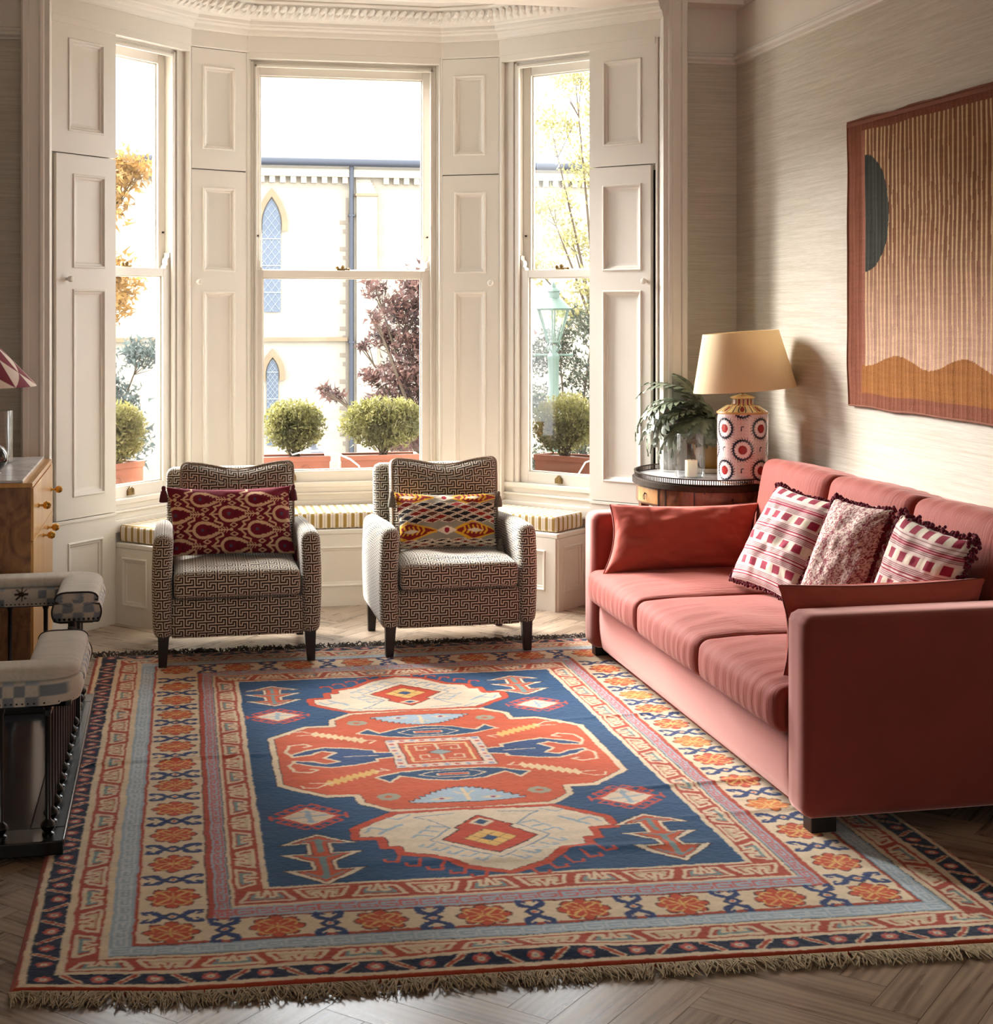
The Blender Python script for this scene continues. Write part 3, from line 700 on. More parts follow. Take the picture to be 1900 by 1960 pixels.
            c.line(f([(uc + s * .2, 1.055), (uc + s * .24, 1.02), (uc + s * .27, 1.04)]), .008, LB)
        c.poly(f([(uc, .697), (uc + .140, .828), (uc + .075, .912), (uc + .088, .925), (uc, 1.024), (uc - .088, .925), (uc - .075, .912), (uc - .140, .828)]), (196, 74, 48), DK, .005)
        c.poly(f([(uc, .925), (uc + .040, .962), (uc, .998), (uc - .040, .962)]), CR); c.poly(f([(uc, .940), (uc + .024, .962), (uc, .985), (uc - .024, .962)]), BL)
        for i in range(3):
            for j in range(3):
                x, y = (i - j) * .025, (i + j - 2) * .025
                P = [(uc + x, .830 + y - .027), (uc + x + .028, .830 + y), (uc + x, .830 + y + .027), (uc + x - .028, .830 + y)]
                c.poly(f(P), YE if (i, j) != (1, 1) else (46, 82, 122), (120, 80, 50), .0025)
    c.poly(octo, OR); c.line(octo + [octo[0]], .026, DK); c.line(octo + [octo[0]], .021, CR)
    c.line([(uc - .25, vc + .585), (uc + .25, vc + .585)], .018, (196, 78, 50)); c.line([(uc - .25, vc - .585), (uc + .25, vc - .585)], .018, (196, 78, 50))
    # arrows
    def arrow(x, y, sy=1.0):
        G = [(0, .2), (.117, .112), (.036, .116), (.036, .043), (.118, .043), (.036, -.028), (.036, -.080), (.117, -.080), (0, -.2)]
        G2 = [(0, .183), (.080, .122), (.024, .128), (.024, .034), (.080, .033), (.023, -.022), (.023, -.090), (.080, -.090), (0, -.178)]
        P = lambda G, s=1: [(x + a, y + b * sy) for a, b in G] + [(x - a, y + b * sy) for a, b in G[::-1]]
        c.poly(P(G), (226, 210, 184), DK, .004); c.poly(P(G2), (202, 92, 58), DK, .003)
        c.line([(x, y + .15 * sy), (x, y + .055 * sy)], .018, TE); c.line([(x, y + .01 * sy), (x, y - .15 * sy)], .018, TE)
        for s in (-1, 1): c.line([(x, y + .15 * sy), (x + s * .045, y + .135 * sy)], .008, TE); c.line([(x, y + .005 * sy), (x + s * .045, y + .028 * sy)], .009, TE); c.line([(x, y - .15 * sy), (x + s * .05, y - .108 * sy)], .008, TE)
    arrow(.730, .727); arrow(1.714, .764); arrow(.700, 2.547, .82); arrow(1.693, 2.562, .80)
    def hooked(x, y, k=1.0):
        Rr = (202, 82, 62)
        c.poly([(x - .092, y), (x, y + .085 * k), (x + .092, y), (x, y - .085 * k)], (224, 206, 180), Rr, .013)
        for s in (-1, 1):
            for q in (-1, 1):
                for t, ex in ((.22, 0), (.52, 0), (.85, 0)):
                    a = .092 * (1 - t); b = .085 * t * k
                    c.line([(x + s * a, y + q * b), (x + s * (a + .026), y + q * (b + .022)), (x + s * (a + .004), y + q * (b + .040)), (x + s * (a - .008), y + q * (b + .028))], .008, Rr)
            c.line([(x + s * .09, y), (x + s * .115, y)], .01, Rr); c.line([(x + s * .115, y - .02), (x + s * .115, y + .02)], .008, Rr)
        c.line([(x, y - .05 * k), (x, y + .05 * k)], .014, LB); c.line([(x - .055, y - .012), (x + .055, y + .012)], .010, LB)
        for s in (-1, 1): c.line([(x - .02, y + s * .045 * k), (x + .02, y + s * .045 * k)], .007, LB)
    hooked(.722, 1.085); hooked(1.714, 1.124); hooked(.700, 2.240, .9); hooked(1.700, 2.258, .9)
    # centre square
    def sq(a, b, col): c.rect(uc - a, uc + a, vc + .025 - b, vc + .025 + b, col)
    sq(.172, .168, DK); sq(.168, .164, (226, 206, 186))
    for i in range(9):
        t = -.148 + i * .037
        for s in (-1, 1): c.disc(uc + t, vc + .025 + s * .148, .010, (200, 110, 100) if i % 2 else (150, 160, 190)); c.disc(uc + s * .152, vc + .025 + t, .010, (200, 110, 100) if i % 2 else (150, 160, 190))
    sq(.130, .126, DK); sq(.127, .123, OR)
    y0 = vc + .025
    for s in (-1, 1):
        c.line([(uc + s * .105, y0 - .1), (uc + s * .105, y0 + .1)], .010, (226, 196, 140)); c.line([(uc - .105, y0 + s * .1), (uc + .105, y0 + s * .1)], .010, (226, 196, 140))
        for q in (-1, 1): c.line([(uc + s * .02, y0 + q * .075), (uc + s * .075, y0 + q * .075), (uc + s * .075, y0 + q * .03), (uc + s * .045, y0 + q * .03), (uc + s * .045, y0 + q * .05)], .007, CR)
    c.line([(uc, y0 - .09), (uc, y0 + .09)], .008, CR); c.poly([(uc - .045, y0), (uc, y0 + .028), (uc + .045, y0), (uc, y0 - .028)], (150, 165, 165), DK, .003)
    # blue figures above and below the centre
    for q in (-1, 1):
        g = lambda P: [(uc + a, y0 + q * b) for a, b in P]
        P = [(-.255, .262), (-.215, .315), (-.175, .255), (-.10, .305), (0, .325), (.10, .305), (.175, .255), (.215, .315), (.255, .262), (.205, .235), (.16, .21), (.09, .195), (-.09, .195), (-.16, .21), (-.205, .235)]
        c.poly(g(P), BL, CR, .010)
        c.poly(g([(-.11, .25), (-.06, .285), (.06, .285), (.11, .25), (.06, .215), (-.06, .215)]), None, CR, .006)
        c.poly(g([(-.05, .240), (-.05, .262), (.05, .262), (.05, .240)]), (200, 90, 70), CR, .004)
    # left and right branching figures
    for s in (-1, 1):
        g = lambda P: [(uc + s * a, vc + .015 + b) for a, b in P]
        P = [(.16, .028), (.225, .04), (.225, .068), (.30, .098), (.39, .118), (.455, .085), (.505, .045), (.505, .022), (.44, .038), (.40, .072), (.355, .05), (.40, 0), (.355, -.05), (.40, -.072), (.44, -.038), (.505, -.022), (.505, -.045), (.455, -.085), (.39, -.118), (.30, -.098), (.225, -.068), (.225, -.04), (.16, -.028)]
        c.poly(g(P), (46, 78, 122), CR, .011)
        c.line(g([(.22, 0), (.33, 0)]), .006, CR)
        for q in (-1, 1):
            c.line(g([(.505, q * .03), (.525, q * .075), (.51, q * .15), (.46, q * .165), (.43, q * .14), (.455, q * .128)]), .011, CR)
            # yellow saw figures
            pts = []
            n = 14
            for i in range(n + 1):
                a = .245 + i * .0115; b = .19 + (i * .006); pts.append((a, b * q))
            for i in range(8):
                t = i / 7; a = .25 + .155 * t; b = .185 + .10 * t
                c.poly(g([(a - .017, q * (b - .008)), (a - .004, q * (b + .036)), (a + .017, q * (b + .008)), (a + .004, q * (b - .036))]), YE if q * s > 0 else (228, 204, 158))
            c.line(g([(.25, q * .185), (.20, q * .175), (.225, q * .15)]), .007, CR); c.line(g([(.40, q * .285), (.45, q * .33), (.49, q * .325), (.50, q * .30)]), .007, CR); c.line(g([(.40, q * .285), (.47, q * .28)]), .007, CR)
        for q in (-1, 1):
            fx, fy = uc + s * .24, vc + q * .435
            for k in range(8): c.disc(fx + .026 * math.cos(k * PI / 4), fy + .022 * math.sin(k * PI / 4), .013, (160, 160, 140))
            c.disc(fx, fy, .008, (200, 90, 60))
    # pale crowns
    for q in (-1, 1):
        base = .50; pts = [(-.18, base)]
        n = 9
        for i in range(n):
            t = i / n; a = -.18 + .18 * t; b = base - .018 - .115 * math.sin(t * PI / 2)
            pts += [(a - .004, b), (a + .014, b + .008)]
        pts += [(0, base - .135)]
        pts = pts + [(-a, b) for a, b in pts[:-1][::-1]]
        pts += [(.07, base + .018), (-.07, base + .018)]
        g = lambda P: [(uc + a, vc - q * b) for a, b in P]
        c.poly(g(pts), (168, 190, 204), DK, .004)
        for s in (-1, 1): c.poly(g([(s * .12, base - .02), (s * .08, base - .005), (s * .04, base - .02), (s * .08, base - .035)]), CR); c.disc(uc + s * .08, vc - q * (base - .02), .009, (150, 70, 110))
        c.line(g([(0, base), (0, base - .11)]), .012, (226, 206, 170))
        for s in (-1, 1): c.line(g([(0, base - .05), (s * .03, base - .085)]), .006, (226, 206, 170))
    # weaver's variation: fading across rows, knots, soft wear
    U, V = np.meshgrid(c.u, c.v, indexing='ij')
    du_ = .0045 * (vnoise(U * 14, V * 14, 61) - .5) + .0035 * (vnoise(U * 55, V * 50, 62) - .5) + .0016 * (RNG.random(U.shape) - .5)
    dv_ = .0045 * (vnoise(U * 13, V * 15, 63) - .5) + .0035 * (vnoise(U * 50, V * 55, 64) - .5) + .0016 * (RNG.random(U.shape) - .5)
    iu = np.clip(np.rint((U + du_ * 1.2 - c.u[0]) / c.res).astype(int), 0, len(c.u) - 1); iv = np.clip(np.rint((V + dv_ * 1.2 - c.v[0]) / c.res).astype(int), 0, len(c.v) - 1)
    c.a = c.a[iu, iv]
    k = 1 + .14 * (vnoise(U * 1.3, V * 30, 3) - .5) + .10 * (vnoise(U * 60, V * 90, 5) - .5) + .16 * (RNG.random(U.shape) - .5) + .10 * (vnoise(U * 4, V * 5, 9) - .5)
    Cc = c.a * k[..., None]
    Cb = Cc.copy(); Cb[1:] = .6 * Cc[1:] + .4 * Cc[:-1]; Cb[:, 1:] = .7 * Cb[:, 1:] + .3 * Cb[:, :-1]
    s = (U / Wd); t = (V / Ln)
    wob = .008 * np.sin(V * 3.1 + .5) * 1 + .006 * (vnoise(V * 2.2, U * 0 + 1.3, 11) - .5)
    X = NL[0] * (1 - s) * (1 - t) + NR[0] * s * (1 - t) + FL[0] * (1 - s) * t + FR[0] * s * t
    Y = NL[1] * (1 - s) * (1 - t) + NR[1] * s * (1 - t) + FL[1] * (1 - s) * t + FR[1] * s * t
    Yn = np.where(V < .2, (.2 - np.clip(V, -.06, .2)) / .25, 0); Y = Y + Yn * .05 * np.clip(1 - np.abs(U) / .35, 0, 1)   # rounded near-left corner
    fold = lambda y0, a, w, x0, x1: a * np.exp(-((V - y0 - .03 * np.sin(U * 3)) / w) ** 2) / (1 + np.exp((U - x1) / .06)) / (1 + np.exp((x0 - U) / .06))
    Z = .012 + fold(1.72, .007, .018, -.1, .62) + fold(2.42, .005, .015, -.1, .35) + fold(1.22, .007, .018, 1.75, 2.6) + fold(2.05, .006, .015, 1.8, 2.6) + fold(.72, .008, .03, 1.3, 1.8) + fold(.93, .006, .02, 1.85, 2.5) + fold(.66, .006, .03, .9, 1.3) + fold(.05, .012, .05, 1.0, 1.35) \
        + fold(.55, .004, .02, .0, .3) + fold(1.1, .003, .02, -.05, .4) + .0035 * vnoise(U * 5, V * 9, 21) + .0012 * vnoise(U * 90, V * 110, 23)
    edge = np.minimum(np.minimum(U - U0, U1 - U), np.minimum(V - V0, V1 - V)); Z = np.where(edge < .012, Z * np.clip(edge / .012, .15, 1), Z)
    root = thing('rug', 'large blue, orange and cream tribal rug with medallions covering the floor', 'rug', (0, 0, 0))
    mt = mat('wool_pile', attr='Col', rough=.95, spec=.1, sheen=.25, bump=((420, 420, 420), .5, .002))
    gridmesh('pile', np.stack([X, Y, Z], -1), Cb, mt, root)
    mf = mat('fringe_wool', (176, 156, 124), .9, noise=((60, 60, 60), .35)); mf2 = mat('dark_fringe_wool', (64, 52, 42), .9, noise=((60, 60, 60), .35))
    for end in (0, 1):
        m = MB(); j = 0 if end == 0 else -1; n = 1000 if end == 0 else 760
        for i in range(n):
            q = min(int((i + random.random()) / n * X.shape[0]), X.shape[0] - 1); x, y = X[q, j], Y[q, j]; sg = -1 if end == 0 else 1
            Lg = (.050 + .03 * random.random()) * (1 if end == 0 else 1.05); cl = math.sin(i * .13) * .6 + math.sin(i * .047 + 1) * .7
            a = sg * (PI / 2) + cl * .35 + random.uniform(-.5, .5)
            pts = []; px, py, pz = x, y, .008
            for k2 in range(4):
                f = k2 / 3; pts.append((px, py, max(.003, .010 + (.008 if end == 0 else .022) * math.sin(f * PI * .8) * random.random() - .006 * f)))
                px += math.cos(a) * Lg / 3; py += math.sin(a) * Lg / 3; a += random.uniform(-.45, .45)
            m.tube(pts, [.0024, .0024, .002, .0012], 4, cap=False)
        o = m.build('fringe', mf if end == 0 else mf2, root, smooth=80); o['kind'] = 'stuff'
make_rug()

# ------------------------------------------------------------------ sofa
def velvet(name, c, tint=(255, 206, 198), sh=1.0, br=.45):
    m = mat(name, c, .75, spec=.2, sheen=sh, sheen_tint=tint, noise=((5, 3, 5), .12, 3))
    m.node_tree.nodes['Principled BSDF'].inputs['Sheen Roughness'].default_value = br
    return m
def add_wrinkle(m, scale, strength, dist=.01, detail=2, distort=.5):
    n = m.node_tree.nodes; l = m.node_tree.links; tc = n.new('ShaderNodeTexCoord'); mp = n.new('ShaderNodeMapping'); mp.inputs['Scale'].default_value = scale
    l.new(tc.outputs['Object'], mp.inputs[0]); t = n.new('ShaderNodeTexNoise'); t.inputs['Scale'].default_value = 1; t.inputs['Detail'].default_value = detail; t.inputs['Distortion'].default_value = distort
    l.new(mp.outputs[0], t.inputs[0]); b = n.new('ShaderNodeBump'); b.inputs['Strength'].default_value = strength; b.inputs['Distance'].default_value = dist
    l.new(t.outputs['Fac'], b.inputs['Height']); l.new(b.outputs[0], n['Principled BSDF'].inputs['Normal']); return m
VB = (130, 54, 45)
M_vel = velvet('velvet_plain', VB); M_velc = add_wrinkle(velvet('velvet_gathered', (136, 55, 42), sh=.30), (5, 46, 5), .40, .007, 3, 1.6)
M_velb = add_wrinkle(velvet('velvet_bolster', (158, 68, 54), sh=.6), (7, 7, 5), .5, .02)
sofa = thing('sofa', 'long salmon pink velvet sofa with three seat cushions on the right', 'sofa', (2.30, 5.33, 0))
def P_(x, y, z): return (x - 2.30, y - 5.33, z)
SX0, SX1, SY0, SY1 = 1.79, 2.83, 4.115, 6.545
def arm_def(V):
    V = V.copy(); z = V[:, 2]; return V
for yc in ((SY0 + .075), (SY1 - .075)):
    softbox('arm', ((SX1 - SX0) / 2, .078, .298), .035, .03, M_vel, sofa, loc=P_((SX0 + SX1) / 2, yc, .355))
def base_def(V):
    V = V.copy(); k = V[:, 0] < -.3; V[k, 0] += .012 * np.clip((-.0 - V[k, 2]) / .1, 0, 1); return V
softbox('seat_base', ((SX1 - SX0) / 2 - .01, (SY1 - SY0) / 2 - .15, .108), .022, .04, M_vel, sofa, loc=P_((SX0 + SX1) / 2 + .01, (SY0 + SY1) / 2, .163), deform=base_def)
softbox('back_frame', (.045, (SY1 - SY0) / 2 - .02, .375), .03, .05, M_vel, sofa, loc=P_(2.787, (SY0 + SY1) / 2, .475))
yc0 = SY0 + .155; cw = (SY1 - SY0 - .31) / 3
def seatdef(seed, hz):
    def f(V):
        V = V.copy(); x, y, z = V.T; hx, hy = .375, cw / 2
        e = np.clip(1 - (np.abs(y) / hy) ** 4, 0, 1) * np.clip(1 - (np.abs(x) / hx) ** 4, 0, 1)
        top = z > 0
        V[top, 2] += .030 * e[top] + .012 * (vnoise(x[top] * 6 + seed, y[top] * 7, seed) - .5) * e[top]
        V[:, 2] += .002 * np.sin(y * 55 + seed + 8 * vnoise(y * 6, z * 6, seed)) * np.clip((x < -.2) * 1.0, 0, 1) * top
        fr = x < -.28; V[fr, 0] -= .018 * np.clip(1 - (z[fr] / (hz * 1.1)) ** 2, 0, 1) * np.clip(1 - (np.abs(y[fr]) / hy) ** 6, 0, 1)
        V[fr, 0] += .0015 * np.sin(y[fr] * 95 + seed + 6 * vnoise(y[fr] * 9, z[fr] * 8, seed + 3))
        return V
    return f
for i in range(3):
    yc = SY1 - .155 - cw * (i + .5)
    softbox('seat_cushion', (.385, cw / 2 + .002, .070), .035, .013, M_velc, sofa, loc=P_(1.768 + .385, yc, .338), deform=seatdef(i * 5 + 2, .07))
    def bdef(V, sd=i):
        V = V.copy(); x, y, z = V.T
        e = np.clip(1 - (np.abs(y) / (cw / 2)) ** 4, 0, 1) * np.clip(1 - (np.abs(z) / .25) ** 4, 0, 1)
        V[x < 0, 0] -= .045 * e[x < 0]; V[:, 2] += .010 * (z > .15) * np.clip(1 - (np.abs(y) / (cw / 2)) ** 2, 0, 1)
        V[:, 2] += .002 * np.sin(y * 60 + 5 * vnoise(y * 7, x * 9, sd + 40)) * (z > .16)
        return V
    softbox('back_cushion', (.095, cw / 2 - .001, .225), .045, .016, M_velc, sofa, loc=P_(2.640, yc, .645), rot=(0, math.radians(9), 0), deform=bdef)
for x in (SX0 + .07, SX1 - .08):
    for y in (SY0 + .055, SY1 - .055):
        MB().box(x - .04, x + .04, y - .03, y + .03, 0.0, .062).build('leg', M_ebony, sofa, bevel=.003, loc=(-2.30, -5.33, 0.013 if x < 2 else .0))

# ------------------------------------------------------------------ loose pillows
def pillow(name, label, corners, thick, paint, m=None, res=.005, group=None, pinch=.07, power=.42, backpaint=None, sag=0.0, ear=0.0, cat='cushion', seed=1):
    """corners TL,TR,BL,BR in world; built as two puffed sheets"""
    TL, TR, BL, BR = [np.array(p, float) for p in corners]
    w = (np.linalg.norm(TR - TL) + np.linalg.norm(BR - BL)) / 2; h = (np.linalg.norm(TL - BL) + np.linalg.norm(TR - BR)) / 2
    nu, nv = int(w / res) + 1, int(h / res) + 1
    s, t = np.meshgrid(np.linspace(-1, 1, nu), np.linspace(-1, 1, nv), indexing='ij')
    s2 = s * (1 - pinch * (1 - t ** 2) * np.abs(s) ** 2); t2 = t * (1 - pinch * (1 - s ** 2) * np.abs(t) ** 2)
    a = (s2 + 1) / 2; b = (t2 + 1) / 2
    P = BL * ((1 - a) * (1 - b))[..., None] + BR * (a * (1 - b))[..., None] + TL * ((1 - a) * b)[..., None] + TR * (a * b)[..., None]
    nrm = np.cross(TR - BL, TL - BR); nrm = nrm / np.linalg.norm(nrm)
    if nrm @ (np.array([0, 0, 1.55]) - P.reshape(-1, 3).mean(0)) < 0: nrm = -nrm
    puff = ((1 - s ** 2) * (1 - t ** 2)) ** power
    wr = (vnoise(s * 3 + seed, t * 3, seed) - .5) * .25 + (vnoise(s * 7 + seed, t * 7, seed + 1) - .5) * .10
    cr = np.exp(-((np.abs(s) - np.abs(t)) / .12) ** 2) * np.clip(np.abs(s) - .45, 0, 1) * -.35
    F = P + nrm * (thick / 2 * puff * (1 + wr + cr))[..., None]; Bk = P - nrm * (thick / 2 * puff * (1 + wr))[..., None]
    if sag: F[..., 2] -= sag * (1 - s ** 2) * (t > 0) * t; Bk[..., 2] -= sag * (1 - s ** 2) * (t > 0) * t
    Cf = paint(w, h, nu, nv); Cb = (backpaint or paint)(w, h, nu, nv)
    root = thing(name, label, cat, tuple(P.reshape(-1, 3).mean(0) * [1, 1, 0] + [0, 0, float(P[..., 2].min())]), group=group)
    off = np.array(root.location)
    o = gridmesh('cover', F - off, Cf, m or M_col, root, close=(Bk - off, Cb))
    E = np.concatenate([P[:, 0], P[-1, 1:], P[::-1, -1][1:], P[0, ::-1][1:]]) - off
    return root, E, nrm
def canvas_paint(fn, seed=0, n=.12):
    def f(w, h, nu, nv):
        c = Canvas(0, 1, 0, 1, 1, (0, 0, 0)); c.u = np.linspace(0, w, nu); c.v = np.linspace(0, h, nv); c.res = w / nu
        c.a = np.zeros((nu, nv, 3)); fn(c, w, h); U, V = np.meshgrid(c.u, c.v, indexing='ij')
        return c.a * (1 + n * (RNG.random(U.shape)[..., None] - .5) + .1 * (vnoise(U * 30, V * 30, seed)[..., None] - .5))
    return f
def fringe_edge(root, E, m, r=.0085, step=.0035, shag=.011, side=None):
    """thick woollen ruche following the seam"""
    mb = MB(); L = len(E); k = 0; acc = 0
    for i in range(1, L):
        acc += np.linalg.norm(E[i] - E[i - 1])
        if acc < step: continue
        acc = 0
        for q in range(3):
            p = E[i] + RNG.normal(0, shag * .4, 3); rr = r * (.6 + .5 * random.random())
            mb.lathe([(0, -rr), (rr * .8, -rr * .5), (rr, 0), (rr * .8, rr * .5), (0, rr)], 6, tuple(p))
    return mb.build('ruched_trim', m, root, smooth=80)
M_fringe = mat('burgundy_ruche', (104, 22, 40), .95, spec=.1, sheen=.4, noise=((90, 90, 90), .4), bump=((300, 300, 300), .8, .004))

def p_plain(col, amt=.05):
    def f(w, h, nu, nv):
        U, V = np.meshgrid(np.linspace(0, w, nu), np.linspace(0, h, nv), indexing='ij')
        return np.array(lin(col))[None, None] * (1 + amt * (vnoise(U * 8, V * 8, 2) - .5))[..., None]
    return f
M_vcol = add_wrinkle(mat('velvet_cushion', attr='Col', rough=.75, spec=.2, sheen=.8, sheen_tint=(236, 160, 150)), (9, 9, 9), .6, .02)
pil, Ed, _ = pillow('bolster_cushion', 'plain salmon velvet cushion leaning on the far arm of the sofa', [(1.845, 6.325, .700), (2.53, 6.31, .690), (1.785, 6.24, .400), (2.46, 6.20, .410)], .22, p_plain((168, 78, 64)), M_vcol, res=.008, group=None, pinch=.11, seed=3, power=.36)
MB().tube([(x, y, z) for x, y, z in Ed[::6]], .0035, 6).build('piping', M_vel, pil, smooth=True)
pil, Ed, _ = pillow('bolster_cushion', 'plain salmon velvet cushion inside the near arm of the sofa', [(1.800, 4.345, .705), (2.50, 4.35, .700), (1.830, 4.38, .400), (2.48, 4.42, .42)], .18, p_plain((168, 78, 64)), M_vcol, res=.008, pinch=.09, seed=5, power=.36)
MB().tube([(x, y, z) for x, y, z in Ed[::6]], .0035, 6).build('piping', M_vel, pil, smooth=True)

def paint_stripe(c, w, h):
    CRm = (206, 186, 178); MG = (140, 30, 56); PKp = (206, 150, 152)
    c.rect(-1, 9, -1, 9, CRm); p = h / 4.05; y = -p * .35; k = 0
    while y < h:
        # block band
        b0, b1 = y + p * .04, y + p * .36; x = -.02 + (k % 2) * .012
        c.rect(-1, 9, b0, b1, (208, 198, 178))
        bw = w / 11
        while x < w: c.poly([(x, b0), (x + bw, b0), (x + bw * 1.04, b1), (x + .02 * bw, b1)], MG); x += bw * 1.95
        # fine lines
        for i in range(9):
            yy = y + p * (.42 + i * .062); c.rect(-1, 9, yy, yy + p * .022, (120, 52, 66))
        c.rect(-1, 9, y + p * .60, y + p * .66, MG); c.rect(-1, 9, y + p * .70, y + p * .76, MG); c.rect(-1, 9, y + p * .665, y + p * .69, PKp)
        y += p; k += 1
def paint_vine(c, w, h):
    c.rect(-1, 9, -1, 9, (204, 184, 172)); D_ = (120, 50, 62); p = w / 2.2
    U, V = np.meshgrid(c.u, c.v, indexing='ij')
    # diagonal trellis of double lines
    for sg in (1, -1):
        q = (U + sg * V * .72 + .02 * np.sin(V * 40)) / (p * .95); f = np.abs(q - np.round(q)) * p
        c.a[(f < .006) & (f > .0022)] = lin((150, 70, 84))
    # curling sprigs
    rg = np.random.default_rng(4)
    for i in range(int(w / .017) + 1):
        for j in range(int(h / .017) + 1):
            x = i * .017 + rg.uniform(-.003, .003); y = j * .017 + rg.uniform(-.003, .003); a = rg.uniform(0, 6.28); r = .0065
            pts = [(x + r * math.cos(a + t), y + r * math.sin(a + t)) for t in np.linspace(0, 4.2, 7)]
            c.line(pts, .0032, D_)
            if (i + j) % 2: c.disc(x, y, .0024, D_)
    for i in range(3):
        for j in range(4):
            x, y = p * (i + .5 * (j % 2)), p * .66 * j + .03
            c.disc(x, y, .013, (224, 204, 190)); c.disc(x, y, .010, D_); c.disc(x, y, .006, (224, 204, 190)); c.disc(x, y, .003, D_)
pS = canvas_paint(paint_stripe, 3)
r1, Ed, _ = pillow('throw_pillow', 'square pink pillow with burgundy checked bands, furthest of the three along the sofa', [(2.385, 5.74, .838), (2.50, 5.385, .80), (2.20, 5.80, .455), (2.27, 5.355, .44)], .15, pS, res=.003, seed=7)
fringe_edge(r1, Ed, M_fringe)
r2, Ed, _ = pillow('throw_pillow', 'pink pillow with vine print turned edge-on, in the middle of the sofa', [(2.405, 5.255, .85), (2.50, 4.97, .835), (2.25, 5.275, .45), (2.39, 5.03, .445)], .12, canvas_paint(paint_vine, 5), res=.003, seed=9)
fringe_edge(r2, Ed, M_fringe, r=.009)
r3, Ed, _ = pillow('throw_pillow', 'second vine print pillow tucked behind the middle pillow in shadow', [(2.50, 5.12, .83), (2.60, 4.86, .80), (2.40, 5.12, .45), (2.50, 4.86, .45)], .09, canvas_paint(paint_vine, 6), res=.004, seed=10)
r4, Ed, _ = pillow('throw_pillow', 'square pink pillow with checked bands and shaggy burgundy trim nearest the camera', [(2.39, 4.70, .865), (2.475, 4.36, .815), (2.31, 4.84, .45), (2.40, 4.46, .44)], .15, pS, res=.003, seed=12)
fringe_edge(r4, Ed, M_fringe, r=.009, shag=.018)

# ------------------------------------------------------------------ armchairs
def fret_cloth():
    m = bpy.data.materials.new('greek_key_weave'); m.use_nodes = True; n = m.node_tree.nodes; l = m.node_tree.links; p = n['Principled BSDF']
    T = ["11111110", "00000010", "11111010", "10001010", "10111010", "10000010", "11111110", "00000000"]
    T = ["1111101", "1000101", "1010101", "1011101", "1000001", "1111111", "0000000"]
    T = ["11111010",
         "10001010",
         "10101110",
         "10100000",
         "10111111",
         "10000000",
         "11111110",
         "00000010"]
    N = 8; cell = .0056
    uv = n.new('ShaderNodeUVMap'); sep = n.new('ShaderNodeSeparateXYZ'); l.new(uv.outputs[0], sep.inputs[0])
    def M(op, a, b=None, c=None):
        k = n.new('ShaderNodeMath'); k.operation = op
        for i, x in enumerate((a, b, c)):
            if x is None: continue
            if isinstance(x, (int, float)): k.inputs[i].default_value = x
            else: l.new(x, k.inputs[i])
        return k.outputs[0]
    i = M('FLOOR', M('DIVIDE', sep.outputs[0], cell)); j = M('FLOOR', M('DIVIDE', sep.outputs[1], cell))
    col = M('FLOOR', M('DIVIDE', i, N)); j2 = M('ADD', j, M('MULTIPLY', col, 2.0))
    a = M('FLOORED_MODULO', i, N); b = M('FLOORED_MODULO', j2, N)
    outs = []
    for half in range(2):
        r = n.new('ShaderNodeValToRGB'); r.color_ramp.interpolation = 'CONSTANT'; e = r.color_ramp.elements
        bits = ''.join(T[half * 4 + k] for k in range(4)); runs = [(0, bits[0])] + [(k, bits[k]) for k in range(1, 32) if bits[k] != bits[k - 1]]
        e[0].position = 0; e[0].color = (float(bits[0]),) * 3 + (1,); e.remove(e[1])
        for k, v in runs[1:]: x = e.new(k / 32); x.color = (float(v),) * 3 + (1,)
        idx = M('DIVIDE', M('ADD', M('MULTIPLY_ADD', M('SUBTRACT', b, half * 4), N, a), .5), 32); l.new(idx, r.inputs[0]); outs.append(r.outputs[0])
    sel = M('LESS_THAN', b, 3.5)
    mx = n.new('ShaderNodeMix'); mx.data_type = 'FLOAT'; l.new(sel, mx.inputs[0]); l.new(outs[1], mx.inputs[2]); l.new(outs[0], mx.inputs[3])
    cm = n.new('ShaderNodeMix'); cm.data_type = 'RGBA'; l.new(mx.outputs[0], cm.inputs[0]); cm.inputs[6].default_value = rgb(206, 196, 178); cm.inputs[7].default_value = rgb(44, 34, 27)
    l.new(cm.outputs[2], p.inputs['Base Color']); p.inputs['Roughness'].default_value = .9; p.inputs['Sheen Weight'].default_value = .35; p.inputs['Specular IOR Level'].default_value = .2
    bp = n.new('ShaderNodeBump'); bp.inputs['Strength'].default_value = .25; bp.inputs['Distance'].default_value = .002; bp.invert = True
    l.new(mx.outputs[0], bp.inputs['Height']); l.new(bp.outputs[0], p.inputs['Normal'])
    return m
M_key = fret_cloth()
